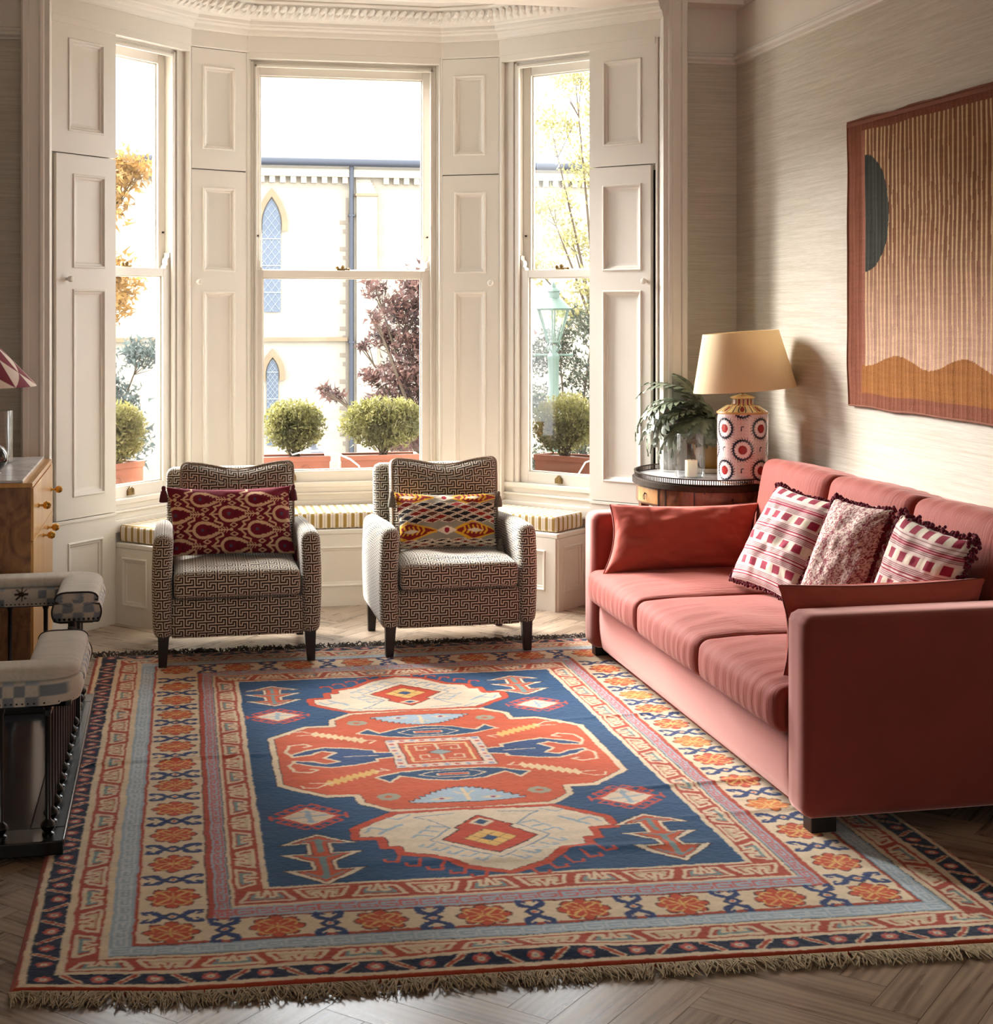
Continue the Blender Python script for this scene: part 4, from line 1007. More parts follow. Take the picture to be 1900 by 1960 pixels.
def armchair(x0, label, x1):
    cx = (x0 + x1) / 2; w = x1 - x0; t = thing('armchair', label, 'armchair', (cx, 6.60, 0), group='armchairs in front of the window seat'); hw = w / 2
    for s in (-1, 1):
        def adef(V, s=s):
            V = V.copy(); x, y, z = V.T
            V[:, 0] += s * .008 * np.sin((z + .23) / .46 * PI); V[:, 2] -= .022 * np.clip((y + .1) / .35, 0, 1) * (z > .1)
            return V
        softbox('arm', (.043, .345, .226), .040, .02, M_key, t, loc=(s * (hw - .046), .345, .358), deform=adef)
    softbox('front_rail', (hw - .075, .31, .085), .012, .03, M_key, t, loc=(0, .325, .220))
    def sdef(V):
        V = V.copy(); x, y, z = V.T; e = np.clip(1 - (np.abs(x) / .27) ** 4, 0, 1) * np.clip(1 - (np.abs(y) / .30) ** 4, 0, 1); top = z > 0
        V[top, 2] += .028 * e[top] + (.035 * (vnoise(x[top] * 5 + 3, y[top] * 5 + cx * 3, 4) - .5) - .016 * np.exp(-((x[top] - .02) / .12) ** 2 - ((y[top] + .05) / .15) ** 2)) * e[top]
        V[:, 2] -= .010 * np.cos(x * PI / .5) * (y < -.2) * top * .6; return V
    softbox('seat_cushion', (hw - .088, .285, .054), .022, .014, M_key, t, loc=(0, .278, .362), deform=sdef)
    softbox('back', (hw - .062, .055, .325), .035, .03, M_key, t, loc=(0 - (.008), .672, .478), rot=(math.radians(-4), 0, 0))
    def bdef(V):
        V = V.copy(); x, y, z = V.T; e = np.clip(1 - (np.abs(x) / .26) ** 4, 0, 1) * np.clip(1 - (np.abs(z) / .22) ** 4, 0, 1); f = y < 0
        V[f, 1] -= .045 * e[f]; up = z > .14; V[up, 2] -= .036 * np.exp(-((x[up] - .0) / .13) ** 2); V[:, 1] += .012 * (vnoise(x * 7 + cx, z * 7, 8) - .5); return V
    bx = .02
    softbox('back_cushion', (hw - .098, .065, .225), .035, .014, M_key, t, loc=(bx, .555, .612), rot=(math.radians(-7), 0, 0), deform=bdef)
    # welt round the back cushion front
    pts = []; a, b = hw - .100, .222
    ring = []; rr = .03
    for qx, qz, a0 in ((a - rr, b - rr, 0), (-a + rr, b - rr, PI / 2), (-a + rr, -b + rr, PI), (a - rr, -b + rr, 1.5 * PI)):
        for k in range(6): th = a0 + k * PI / 10; ring.append((qx + rr * math.cos(th), -.054, qz + rr * math.sin(th)))
    ring.append(ring[0]); full = []
    for u, v in zip(ring[:-1], ring[1:]):
        for k in range(8): full.append([u[i] + (v[i] - u[i]) * k / 8 for i in range(3)])
    full.append(list(ring[0])); dd = bdef(np.array(full))
    pts = [Matrix.Rotation(math.radians(-7), 3, 'X') @ Vector(q) + Vector((bx, .555, .612)) for q in dd]
    MB().tube(pts, .0045, 6).build('welt', M_key2, t, smooth=True)
    for (lx, ly) in ((-1, .035), (1, .035), (-1, .655), (1, .655)):
        X = lx * (hw - .045); m = MB(); tp = .024; bt = .017; dx = -lx * 0 
        v = [(X - tp, ly - tp, .15), (X + tp, ly - tp, .15), (X + tp, ly + tp, .15), (X - tp, ly + tp, .15)]; sh = lx * .004; zb = .0155 if ly < .1 else 0
        v += [(X - bt + sh, ly - bt, zb), (X + bt + sh, ly - bt, zb), (X + bt + sh, ly + bt, zb), (X - bt + sh, ly + bt, zb)]
        m.add(v, [(0, 1, 2, 3), (7, 6, 5, 4), (0, 4, 5, 1), (1, 5, 6, 2), (2, 6, 7, 3), (3, 7, 4, 0)]); m.build('leg', M_ebony, t, bevel=.002, fix=True)
    return t
M_key2 = mat('welt_cord', (170, 156, 136), .9, noise=((200, 200, 200), .4))
armchair(-.090, 'greek key patterned armchair on the left with a burgundy ikat cushion', .624)
armchair(.886, 'greek key patterned armchair on the right with a yellow and red cushion', 1.592)

def paint_ikat(c, w, h):
    c.rect(-1, 9, -1, 9, (118, 24, 44)); CRm = (226, 190, 152)
    def jag(P, wd): c.line(P, wd, CRm)
    pw = w / 2.25; ph = h / 2.15
    for j in range(-1, 4):
        for i in range(-1, 4):
            x = i * pw + .02 + (pw * .5 if j % 2 else 0); y = j * ph * .5 + h * .10
            R = .036
            # horseshoe ring open to the right with feathered tips
            arc = [(x + R * 1.15 * math.cos(t), y + R * .95 * math.sin(t)) for t in np.linspace(.9, 2 * PI - .9, 14)]; jag(arc, .013)
            for q in (-1, 1):
                for k in range(4):
                    a = x + R * .5 + k * .012; b = y + q * (R * .95 - k * .006); c.poly([(a, b + .007), (a + .034, b - q * .004), (a, b - .007)], CRm)
            c.poly([(x + .02, y - .012), (x + .045, y), (x + .02, y + .012)], (100, 20, 40)); c.disc(x - .002, y, .008, (84, 74, 96))
            # stem with barbs
            jag([(x - R, y), (x - R - .05, y)], .007)
            # branching arms
            for q in (-1, 1):
                jag([(x - R - .045, y), (x - R - .02, y + q * .022), (x - R - .03, y + q * .034), (x - R + .002, y + q * .045), (x - R + .0, y + q * .056)], .008)
                mx_, my_ = x - R - .07, y + q * .020
                c.line([(mx_ - .016, my_), (mx_, my_ + .009), (mx_ + .016, my_), (mx_, my_ - .009), (mx_ - .016, my_)], .005, CRm)
            bx, by = x + R + .055, y
            jag([(bx - .02, by), (bx + .035, by)], .006)
            for k in range(4):
                a = bx - .015 + k * .012
                for q in (-1, 1): jag([(a, by), (a - .008, by + q * .012)], .004)
            c.disc(bx + .036, by, .008, CRm)
def paint_ikat2(c, w, h):
    GR = (150, 142, 126); c.rect(-1, 9, -1, 9, GR)
    YL = (224, 168, 46); RDk = (138, 36, 34); CRm = (230, 214, 190); BK = (34, 30, 36)
    # woven diamond band across the middle and at the foot
    def band(y0, y1, nx):
        rows = 6; dy = (y1 - y0) / rows; dx = w / nx
        for r in range(-1, rows + 1):
            for i in range(-1, nx + 1):
                x = i * dx + (dx / 2 if r % 2 else 0); y = y0 + (r + .5) * dy
                if y < y0 - dy * .3 or y > y1 + dy * .3: continue
                k = (i * 2 + r) % 7; col = BK if k < 4 else (RDk if k < 6 else (96, 60, 50))
                c.poly([(x - dx * .5, y - .004), (x, y + dy * .8), (x + dx * .5, y + .004), (x, y - dy * .8)], col, CRm, .0032)
    for (yb, s) in ((h * .90, 1), (h * .27, -1)):
        for x in (w * .13, w * .78):
            c.poly([(x - .125, yb), (x - .03, yb + .048), (x + .125, yb), (x - .03, yb - .05)], YL)
            c.poly([(x - .105, yb), (x - .02, yb + .036), (x + .11, yb), (x - .02, yb - .038)], RDk)
            for k in range(6):
                a = x - .07 + k * .022; c.line([(a, yb - .012), (a + .014, yb + .002), (a + .006, yb + .020)], .009, YL)
            c.poly([(x - .05, yb), (x - .01, yb + .010), (x + .035, yb), (x - .01, yb - .010)], CRm)
        x = w * .47; c.poly([(x - .05, yb), (x, yb + .020), (x + .05, yb), (x, yb - .020)], CRm); c.disc(x, yb, .012, (160, 40, 60)); c.line([(x - .09, yb - .01), (x - .05, yb - .004)], .008, YL)
    band(h * .42, h * .78, 6); band(-h * .05, h * .12, 6)
    c.line([(0, h * .40), (w, h * .40)], .003, GR)
def tassel(root, p, m):
    p = Vector(p); k = MB().lathe([(0, .012), (.008, .009), (.010, 0), (.008, -.009), (.012, -.014), (.016, -.03), (.020, -.058), (.018, -.062), (0, -.062)], 12, tuple(p)).build('tassel', m, root, smooth=60)
M_tas = mat('burgundy_tassel', (96, 30, 44), .9, noise=((400, 400, 30), .5)); M_tas2 = mat('grey_tassel', (120, 112, 98), .9, noise=((400, 400, 30), .5))
def chair_pillow(label, corners, paint, mt, seed):
    r, E, nn = pillow('lumbar_cushion', label, corners, .13, canvas_paint(paint, seed, .10), res=.0028, pinch=.05, seed=seed, sag=.008)
    off = np.array(r.location)
    for k, cpt in enumerate(corners):
        q = np.array(cpt) - off; s = -1 if k in (0, 2) else 1
        tassel(r, (q[0] + s * .012, q[1] - .01, q[2] + (-.004 if k < 2 else .03)), mt)
    return r
chair_pillow('burgundy and cream ikat cushion with tassels on the left armchair', [(-.035, 7.00, .742), (.520, 7.00, .735), (-.010, 6.90, .445), (.535, 6.90, .440)], paint_ikat, M_tas, 21)
chair_pillow('yellow, red and black ikat cushion with grey tassels on the right armchair', [(1.000, 7.00, .692), (1.482, 7.00, .680), (1.012, 6.90, .440), (1.47, 6.90, .438)], paint_ikat2, M_tas2, 22)

# ------------------------------------------------------------------ round side table
def marble(name, base=(228, 226, 224), vein=(196, 194, 196)):
    m = mat(name, base, .22, spec=.4); n = m.node_tree.nodes; l = m.node_tree.links; tc = n.new('ShaderNodeTexCoord')
    t = n.new('ShaderNodeTexNoise'); t.inputs['Scale'].default_value = 5; t.inputs['Detail'].default_value = 6; t.inputs['Distortion'].default_value = 1.6; l.new(tc.outputs['Object'], t.inputs[0])
    r = n.new('ShaderNodeValToRGB'); e = r.color_ramp.elements; e[0].position = .42; e[0].color = rgb(*base); e[1].position = .56; e[1].color = rgb(*base); x = e.new(.5); x.color = rgb(*vein)
    l.new(t.outputs['Fac'], r.inputs[0]); l.new(r.outputs[0], n['Principled BSDF'].inputs['Base Color']); return m
def wood(name, c0, c1, scale=(6, 6, 1.5), rough=.3, dist=2.5):
    m = mat(name, c0, rough, coat=.25); n = m.node_tree.nodes; l = m.node_tree.links; tc = n.new('ShaderNodeTexCoord'); mp = n.new('ShaderNodeMapping'); mp.inputs['Scale'].default_value = scale
    l.new(tc.outputs['Object'], mp.inputs[0]); t = n.new('ShaderNodeTexNoise'); t.inputs['Scale'].default_value = 1; t.inputs['Detail'].default_value = 6; t.inputs['Distortion'].default_value = dist; l.new(mp.outputs[0], t.inputs[0])
    r = n.new('ShaderNodeValToRGB'); e = r.color_ramp.elements; e[0].position = .32; e[0].color = rgb(*c0); e[1].position = .68; e[1].color = rgb(*c1)
    l.new(t.outputs['Fac'], r.inputs[0]); l.new(r.outputs[0], n['Principled BSDF'].inputs['Base Color']); return m
M_marb = marble('white_marble'); M_mah = wood('mahogany_veneer', (72, 40, 24), (124, 78, 46), (14, 14, 6)); M_sat = wood('satinwood_veneer', (156, 108, 62), (186, 140, 90), (14, 14, 6))
TX, TY, RX, RY = 2.512, 6.975, .335, .405
tb = thing('side_table', 'round wooden side table with marble top and metal gallery behind the sofa', 'side table', (TX, TY, 0))
MB().lathe([(0, .715), (.97, .715), (.985, .722), (.985, .733), (.96, .735), (0, .735)], 96, sx=RX, sy=RY).build('table_top', M_marb, tb, smooth=True)
g = MB()
def ering(m, r0, r1, z0, z1, n=96):
    m.lathe([(r0, z0), (r1, z0), (r1, z1), (r0, z1), (r0, z0)], n, sx=RX, sy=RY, cap=False)
ering(g, .985, 1.02, .706, .730); ering(g, .975, .990, .730, .738); ering(g, .970, .995, .757, .762)
for i in range(200):
    a = 2 * PI * i / 200; x, y = RX * .983 * math.cos(a), RY * .983 * math.sin(a); g.box(x - .0018, x + .0018, y - .0018, y + .0018, .736, .759)
g.build('gallery', M_bronze, tb, smooth=True)
MB().lathe([(0, .615), (.95, .615), (.965, .622), (.965, .700), (.95, .706), (0, .706)], 96, sx=RX, sy=RY).build('apron', M_mah, tb, smooth=True)
def curved_panel(m, a0, a1, z0, z1, k0, k1, n=14):
    vs = []
    for i in range(n + 1):
        a = a0 + (a1 - a0) * i / n
        for k, z in ((k0, z0), (k1, z0), (k1, z1), (k0, z1)): vs.append((RX * k * math.cos(a), RY * k * math.sin(a), z))
    fs = [(i * 4 + j, i * 4 + (j + 1) % 4, i * 4 + 4 + (j + 1) % 4, i * 4 + 4 + j) for i in range(n) for j in range(4)] + [(0, 1, 2, 3), (n * 4 + 3, n * 4 + 2, n * 4 + 1, n * 4)]
    m.add(vs, fs)
for a0, a1, mm in ((math.radians(176), math.radians(206), M_sat), (math.radians(246), math.radians(292), M_mah)):
    m = MB(); curved_panel(m, a0, a1, .628, .694, .96, .974); d = m.build('drawer', mm, tb, smooth=True, fix=True)
    am = (a0 + a1) / 2; hx, hy = RX * .99 * math.cos(am), RY * .99 * math.sin(am)
    ring = [(hx - .006 + .001 * k, hy + .012 * math.cos(t), .656 + .014 * math.sin(t)) for k, t in enumerate(np.linspace(0, 2 * PI, 14))]
    h = MB().tube([(hx - .004, hy + .011 * math.cos(t), .655 + .013 * math.sin(t)) for t in np.linspace(0, 2 * PI, 16)], .0018, 6).ball((hx, hy, .670), .005, 6); h.build('drawer_pull', M_bronze, d, smooth=True)
for a in (206, 213, 238, 246):
    m = MB(); curved_panel(m, math.radians(a), math.radians(a + 1.2), .618, .704, .96, .970, 3); m.build('inlay', M_ebony, tb, fix=True)
for sx, sy in ((-.66, -.66), (.66, -.66), (-.66, .66), (.66, .66)):
    x, y = RX * sx, RY * sy
    v = [(x - .022, y - .022, .62), (x + .022, y - .022, .62), (x + .022, y + .022, .62), (x - .022, y + .022, .62), (x - .012, y - .012, 0), (x + .012, y - .012, 0), (x + .012, y + .012, 0), (x - .012, y + .012, 0)]
    MB().add(v, [(0, 1, 2, 3), (7, 6, 5, 4), (0, 4, 5, 1), (1, 5, 6, 2), (2, 6, 7, 3), (3, 7, 4, 0)]).build('leg', M_mah, tb, bevel=.002, fix=True)
TZ = .735

# table lamp with painted jar base and tilted cream shade
LX, LY = 2.608, 6.715
tl = thing('table_lamp', 'tall table lamp with cream shade and pink jar base painted with dark rings', 'lamp', (LX, LY, TZ), 0)
def lathe_paint(name, prof, paint, parent, mt, na=260):
    # resample profile
    pr = [np.array(p, float) for p in prof]; pts = []; acc = 0; V = []
    for a, b in zip(pr[:-1], pr[1:]):
        L = np.linalg.norm(b - a); n = max(1, int(L / .0022))
        for i in range(n): pts.append(a + (b - a) * i / n); V.append(acc + L * i / n)
        acc += L
    pts.append(pr[-1]); V.append(acc); pts = np.array(pts)
    th = np.linspace(0, 2 * PI, na); P = np.zeros((na, len(pts), 3)); P[..., 0] = pts[None, :, 0] * np.cos(th)[:, None]; P[..., 1] = pts[None, :, 0] * np.sin(th)[:, None]; P[..., 2] = pts[None, :, 1]
    return gridmesh(name, P, paint(th, pts), mt, parent)
facing = math.atan2(-LY, -LX)
def paint_jar(th, pts):
    R = .119; c = Canvas(0, 1, 0, 1, 1, (0, 0, 0)); c.u = (th - PI) * R; c.v = pts[:, 1]; c.a = np.zeros((len(th), len(pts), 3)); c.res = .002
    # u measured so that u=0 faces the room
    c.a[:] = lin((224, 204, 198)); RDj = (150, 34, 34); NVj = (34, 34, 52); U, V = np.meshgrid(c.u, c.v, indexing='ij')
    rr = np.hypot((U % .016) - .008, (V % .016) - .008); c.a[(np.abs(rr - .0048) < .0009)] = lin((206, 160, 158))
    step = R * PI / 4
    for k in range(-5, 6):
        for z in ((.160, -.035, .355) if k % 2 == 0 else (.063, .257)):
            x = k * step
            c.disc(x, z, .049, NVj)
            for j in range(26):
                t = j * 2 * PI / 26; t2 = t + .25; c.poly([(x + .044 * math.cos(t - .08), z + .044 * math.sin(t - .08)), (x + .062 * math.cos(t2), z + .062 * math.sin(t2)), (x + .044 * math.cos(t + .12), z + .044 * math.sin(t + .12))], NVj)
            c.disc(x, z, .040, (240, 222, 218))
            for j in range(18):
                t = j * 2 * PI / 18; t2 = t + .25; c.poly([(x + .041 * math.cos(t - .09), z + .041 * math.sin(t - .09)), (x + .033 * math.cos(t2), z + .033 * math.sin(t2)), (x + .041 * math.cos(t + .09), z + .041 * math.sin(t + .09))], NVj)
            c.disc(x, z, .021, RDj); c.disc(x, z, .014, (164, 44, 40))
        for z in ((.063, .257) if k % 2 == 0 else (.160, .355)):
            x = k * step; c.line([(x + .004, z + .010), (x - .003, z + .011), (x - .007, z + .004), (x - .006, z - .008)], .005, NVj)
    c.a[:, pts[:, 1] < .006] = lin((190, 130, 60)); c.a[:, pts[:, 1] > .323] = lin((196, 150, 90))
    return c.a
M_jar = mat('glazed_jar', attr='Col', rough=.18, coat=.6)
jar = lathe_paint('jar', [(0, 0), (.112, 0), (.117, .004), (.118, .01), (.119, .320), (.123, .324), (.123, .332), (.116, .334)], paint_jar, tl, M_jar)
jar.rotation_euler = (0, 0, facing - PI)
def paint_cap(th, pts):
    c = np.zeros((len(th), len(pts), 3)); c[:] = lin((222, 196, 140)); T, Z = np.meshgrid(th, pts[:, 1], indexing='ij'); Rr = np.meshgrid(th, pts[:, 0], indexing='ij')[1]
    q = (T * 8 / (2 * PI)) % 1
    lower = Z < .362
    c[lower & (np.hypot((q - .5) * .09, Z - .347) < .012)] = lin((130, 30, 32))
    c[lower & (np.abs(np.hypot((q - .5) * .09, Z - .347) - .019) < .0025)] = lin((34, 34, 50))
    c[lower & (np.abs(q) < .06)] = lin((34, 34, 50))
    neck = (Z > .362) & (Z < .392); c[neck & ((q * 2 % 1) < .42)] = lin((140, 32, 34)); c[neck & (np.abs((q * 2 % 1) - .6) < .06)] = lin((34, 34, 50))
    c[(Z > .396) & ((T * 40 / (2 * PI)) % 1 < .4) & (Rr < .045)] = lin((60, 50, 46))
    return c
lathe_paint('jar_cap', [(.118, .333), (.112, .338), (.072, .362), (.053, .366), (.050, .370), (.050, .390), (.058, .394), (.058, .399), (.030, .408), (.018, .412), (.008, .414), (0, .414)], paint_cap, tl, M_jar)
MB().lathe([(0, .41), (.007, .41), (.007, .425), (.011, .43), (.011, .47), (.004, .475), (.004, .66), (0, .66)], 14).build('stem', M_brass, tl, smooth=True)
M_shade = mat('cream_lampshade', (232, 214, 178), .8, noise=((300, 300, 300), .05)); pn = M_shade.node_tree.nodes['Principled BSDF']
sh = MB(); prof = [(.240, .432), (.241, .436), (.178, .700), (.177, .704), (.174, .703), (.175, .699), (.237, .436), (.238, .432)]
sh.lathe(prof + [prof[0]], 72, cap=False); so = sh.build('lamp_shade', None, tl, smooth=50)
def translucent(name, c, t=.35):
    m = bpy.data.materials.new(name); m.use_nodes = True; n = m.node_tree.nodes; l = m.node_tree.links; p = n['Principled BSDF']; p.inputs['Base Color'].default_value = rgb(*c); p.inputs['Roughness'].default_value = .85
    tr = n.new('ShaderNodeBsdfTranslucent'); tr.inputs[0].default_value = rgb(*c); mx = n.new('ShaderNodeMixShader'); mx.inputs[0].default_value = t
    l.new(p.outputs[0], mx.inputs[1]); l.new(tr.outputs[0], mx.inputs[2]); l.new(mx.outputs[0], n['Material Output'].inputs[0]); return m
so.data.materials.append(translucent('cream_shade_cloth', (236, 216, 178), .35))
# the shade sits askew: leans down on its left as seen from the sofa
axis = Vector((math.cos(facing), math.sin(facing), 0)); piv = Vector((0, 0, .57))
Rm = Matrix.Translation(piv) @ Matrix.Rotation(math.radians(4.3), 4, axis) @ Matrix.Translation(-piv); so.matrix_local = Rm
sp = MB()
for k in range(3):
    a = k * 2 * PI / 3; sp.tube([(0, 0, .655), (.175 * math.cos(a), .175 * math.sin(a), .698)], .002, 6)
so2 = sp.build('shade_carrier', M_brass, tl, smooth=True); so2.matrix_local = Rm

# glassware, candle, pot, fern, box
M_cg = glass_mat('clear_glassware', (.97, .98, .98), .10)
hv = MB().lathe([(0, .004), (.062, .004), (.067, .010), (.068, .03), (.068, .212), (.070, .214), (.071, .212), (.071, .010), (.064, 0), (0, 0)], 48).build('hurricane_vase', M_cg, None, smooth=True, loc=(2.425, 6.93, TZ)); tag(hv, 'clear glass cylinder vase holding a short candle on the side table', 'vase')
cd = thing('candle', 'short cream pillar candle inside the glass cylinder', 'candle', (2.432, 6.935, TZ + .0055)); M_wax = mat('cream_wax', (238, 226, 196), .5); M_wax.node_tree.nodes['Principled BSDF'].inputs['Subsurface Weight'].default_value = .3
MB().lathe([(0, 0), (.028, 0), (.030, .003), (.030, .075), (.0285, .080), (.026, .078), (.01, .072), (0, .072)], 32).build('wax', M_wax, cd, smooth=True)
MB().tube([(0, 0, .070), (.001, 0, .078), (.003, 0, .084)], .0012, 6).build('wick', M_ebony, cd)
gv = MB().lathe([(0, 0), (.030, 0), (.031, .005), (.022, .012), (.020, .034), (.030, .044), (.048, .065), (.058, .095), (.060, .100), (.057, .100), (.045, .070), (.026, .048), (0, .040)], 40).build('glass_goblet', M_cg, None, smooth=True, loc=(2.405, 7.20, TZ)); tag(gv, 'small footed glass bowl standing left of the candle vase', 'glass')
PX, PY = 2.600, 7.13
ft = thing('potted_fern', 'grey-green blue star fern in an amber glazed pot on the side table', 'plant', (PX, PY, TZ + .014))
sa = MB().lathe([(0, 0), (.066, 0), (.072, .004), (.075, .024), (.071, .026), (.066, .012), (0, .011)], 40).build('saucer', mat('pale_saucer', (214, 196, 170), .5), None, smooth=True, loc=(PX, PY, TZ)); tag(sa, 'pale round saucer under the amber fern pot', 'saucer')
M_amb = mat('amber_glaze', (150, 108, 44), .15, coat=.6, noise=((9, 9, 4), .4))
MB().lathe([(0, 0), (.044, 0), (.048, .006), (.072, .05), (.092, .11), (.098, .15), (.096, .18), (.088, .205), (.082, .210), (.085, .222), (.080, .222), (.077, .210), (.06, .20), (0, .198)], 48).build('pot', M_amb, ft, smooth=True)
M_fern = mat('fern_leaf', (112, 122, 98), .42, spec=.6, noise=((30, 30, 30), .3))
fm = MB(); rg = random.Random(11); FS = 1.22
def frond(m, p0, az, Ln, rise, droop, width):
    N = 12; pts = []; x, y, z = p0; el = rise; st = Ln / N
    for i in range(N + 1):
        pts.append(Vector((x, y, z))); x += math.cos(az) * math.cos(el) * st; y += math.sin(az) * math.cos(el) * st; z += math.sin(el) * st; el -= droop / N * (1 + i / N); az += rg.uniform(-.05, .05)
    m.tube(pts, [.0022 - .0012 * i / N for i in range(N + 1)], 5, cap=False)
    for i in range(3, N + 1):
        t = (pts[i] - pts[i - 1]).normalized(); sd = t.cross(Vector((0, 0, 1))).normalized(); up = sd.cross(t)
        u = (i - 3) / (N - 3); L = width * (math.sin(PI * (.22 + .70 * u)) ** .8)
        for s in (-1, 1):
            if i == N: d = (t + sd * s * .25).normalized()
            else: d = (sd * s * .85 + t * .60).normalized()
            w = .0150 + .004 * rg.random(); b = pts[i - 1] + t * rg.uniform(0, .006); dr = rg.uniform(.1, .5)
            vs = []
            for q, ww in ((0, .6), (.3, 1.05), (.6, .95), (.85, .55), (1, .05)):
                c = b + d * L * q + up * (-dr * .35 * L * q * q + .006 * math.sin(q * PI)); e = t * w * ww * (.9 + .2 * rg.random())
                vs += [c - e, c + e - up * .003]
            m.add(vs, [(2 * k, 2 * k + 1, 2 * k + 3, 2 * k + 2) for k in range(4)])
top = (0, 0, .21)
for az, Ln, rise, droop, wd in ((2.9, .34, 1.15, 1.9, .075), (3.1, .40, .95, 1.9, .08), (3.3, .36, .7, 1.7, .08), (2.6, .38, 1.25, 1.5, .08), (2.75, .42, .85, 2.2, .08), (3.45, .33, 1.0, 2.5, .08), (3.0, .44, 1.25, 1.9, .075), (2.4, .30, 1.4, 1.0, .07), (3.6, .30, .6, 2.2, .075),
                             (3.9, .26, .8, 2.8, .075), (4.3, .26, .7, 2.7, .075), (4.7, .25, .8, 2.9, .075), (5.1, .24, .9, 2.8, .07), (3.2, .30, .4, 1.6, .07), (2.95, .36, .5, 1.5, .075), (2.2, .28, 1.3, 1.4, .065), (3.75, .24, 1.2, 2.4, .07), (4.1, .20, 1.3, 2.6, .07), (.2, .20, 1.3, 1.0, .03), (5.6, .18, 1.2, 1.3, .03), (3.35, .42, 1.05, 2.3, .078), (2.8, .30, .2, 1.5, .07),
                             (3.05, .38, .72, 2.4, .08), (3.5, .36, .85, 2.3, .078), (2.55, .34, 1.0, 2.0, .075), (3.85, .30, 1.0, 2.7, .075), (4.5, .28, 1.05, 3.0, .075)):
    lf = 2.3 < az < 3.7; frond(fm, (rg.uniform(-.03, .03), rg.uniform(-.03, .03), .20), az - (.10 if lf else 0), Ln * (1.22 if lf else .85), rise, droop * (.82 if lf else .8), wd * 1.25)
fm.v = [(x, min(y, 8), z) for x, y, z in fm.v]
fm.build('foliage', M_fern, ft, smooth=60)
bx = MB().box(-.03, .03, -.045, .045, 0, .078)
for k in range(8): bx.box(-.0315, .0315, -.0465, .0465, .004 + k * .0095, .009 + k * .0095)
tag(bx.build('ribbed_box', mat('grey_ribbed_box', (150, 142, 128), .7), None, bevel=.001, loc=(2.775, 6.90, TZ)), 'small grey ribbed box half hidden behind the lamp base', 'box')

# ------------------------------------------------------------------ tapestry on the right wall
def tapestry():
    Wt, Ht = 1.75, 1.212; c = Canvas(0, Wt, 0, Ht, .0042, (122, 72, 52)); z0 = 1.134; s = 1.0157
    U, V = np.meshgrid(c.u, c.v, indexing='ij')
    # ground: rust brown above fading through tan to rose at the foot
    k = np.clip((V - .16) / .62, 0, 1)[..., None]; k = k * k * (3 - 2 * k)
    gr = np.array(lin((176, 138, 122))) * (1 - k) + np.array(lin((128, 86, 58))) * k
    gr = gr * (1 + .22 * (vnoise(U * 45, V * 4, 3) - .5) + .18 * (vnoise(U * 3, V * 2.4, 8) - .5))[..., None]
    e = .138; inside = (U > e) & (V > .058) & (V < Ht - .052); wave = .205 + .028 * np.cos((U - e - .30) / .58 * 2 * PI * 1.0) * 1
    wave = .198 + .026 * np.cos((U - .443) / .54 * 2 * PI)
    c.a[inside] = gr[inside]
    c.a[inside & (V < wave)] = lin((142, 92, 46))
    st = inside & (V > wave) & (U > e + .012)
    q = (U - e + .003 * (vnoise(V * 14, U * 0 + 2, 5) - .5)) / .0345; f = np.abs(q - np.round(q)) * .0345
    c.a[st & (f < .0058)] = lin((200, 170, 130))
    c.a[(U > e) & (U < e + .022) & inside & (V > wave)] = lin((150, 98, 80))
    dz = (2.183 + 1.697) / 2; dv = 1.55 + (1.9385 - 1.55) * s - z0; r = .246
    disc = inside & (U > e + .022) & (((U - e - .022) / .225) ** 2 + ((V - dv) / r) ** 2 < 1); c.a[disc] = lin((58, 60, 54))
    c.a *= (1 + .18 * (RNG.random(U.shape) - .5) + .16 * (vnoise(U * 9, V * 120, 4) - .5) + .12 * (vnoise(U * 110, V * 12, 6) - .5))[..., None]
    Y = 6.072 - U; Z = z0 + V + .006 * (vnoise(U * 5, V * 0 + .5, 31) - .5) * 2; X = XR - .016 - .006 * vnoise(U * 5, V * 5, 12) - .0025 * np.sin(U * 30 + V * 3) ** 2 - .0012 * (f < .006)
    P = np.stack([X, Y + .004 * (vnoise(V * 7, U * 0, 19) - .5), Z], -1); B_ = P.copy(); B_[..., 0] = XR - .006
    t = thing('wall_hanging', 'large woven wall hanging with dark half circle, stripes and ochre foot on the right wall', 'tapestry', (0, 0, 0))
    o = gridmesh('weave', P, c.a, mat('tapestry_wool', attr='Col', rough=.95, spec=.1, sheen=.1, bump=((260, 260, 260), .6, .003)), t, close=(B_, c.a))
    m = MB(); m.box(XR - .026, XR - .003, 6.072 - Wt, 6.073, z0 + Ht - .02, z0 + Ht - .004).build('hanging_batten', mat('rust_hem', (124, 72, 50), .9), t)
    hem = MB(); hem.tube([tuple(p) for p in P[0, ::6]], .004, 6).tube([tuple(p) for p in P[::6, 0]], .004, 6).tube([tuple(p) for p in P[::6, -1]], .004, 6); hem.build('stitched_hem', bpy.data.materials['rust_hem'], t, smooth=True)
tapestry()

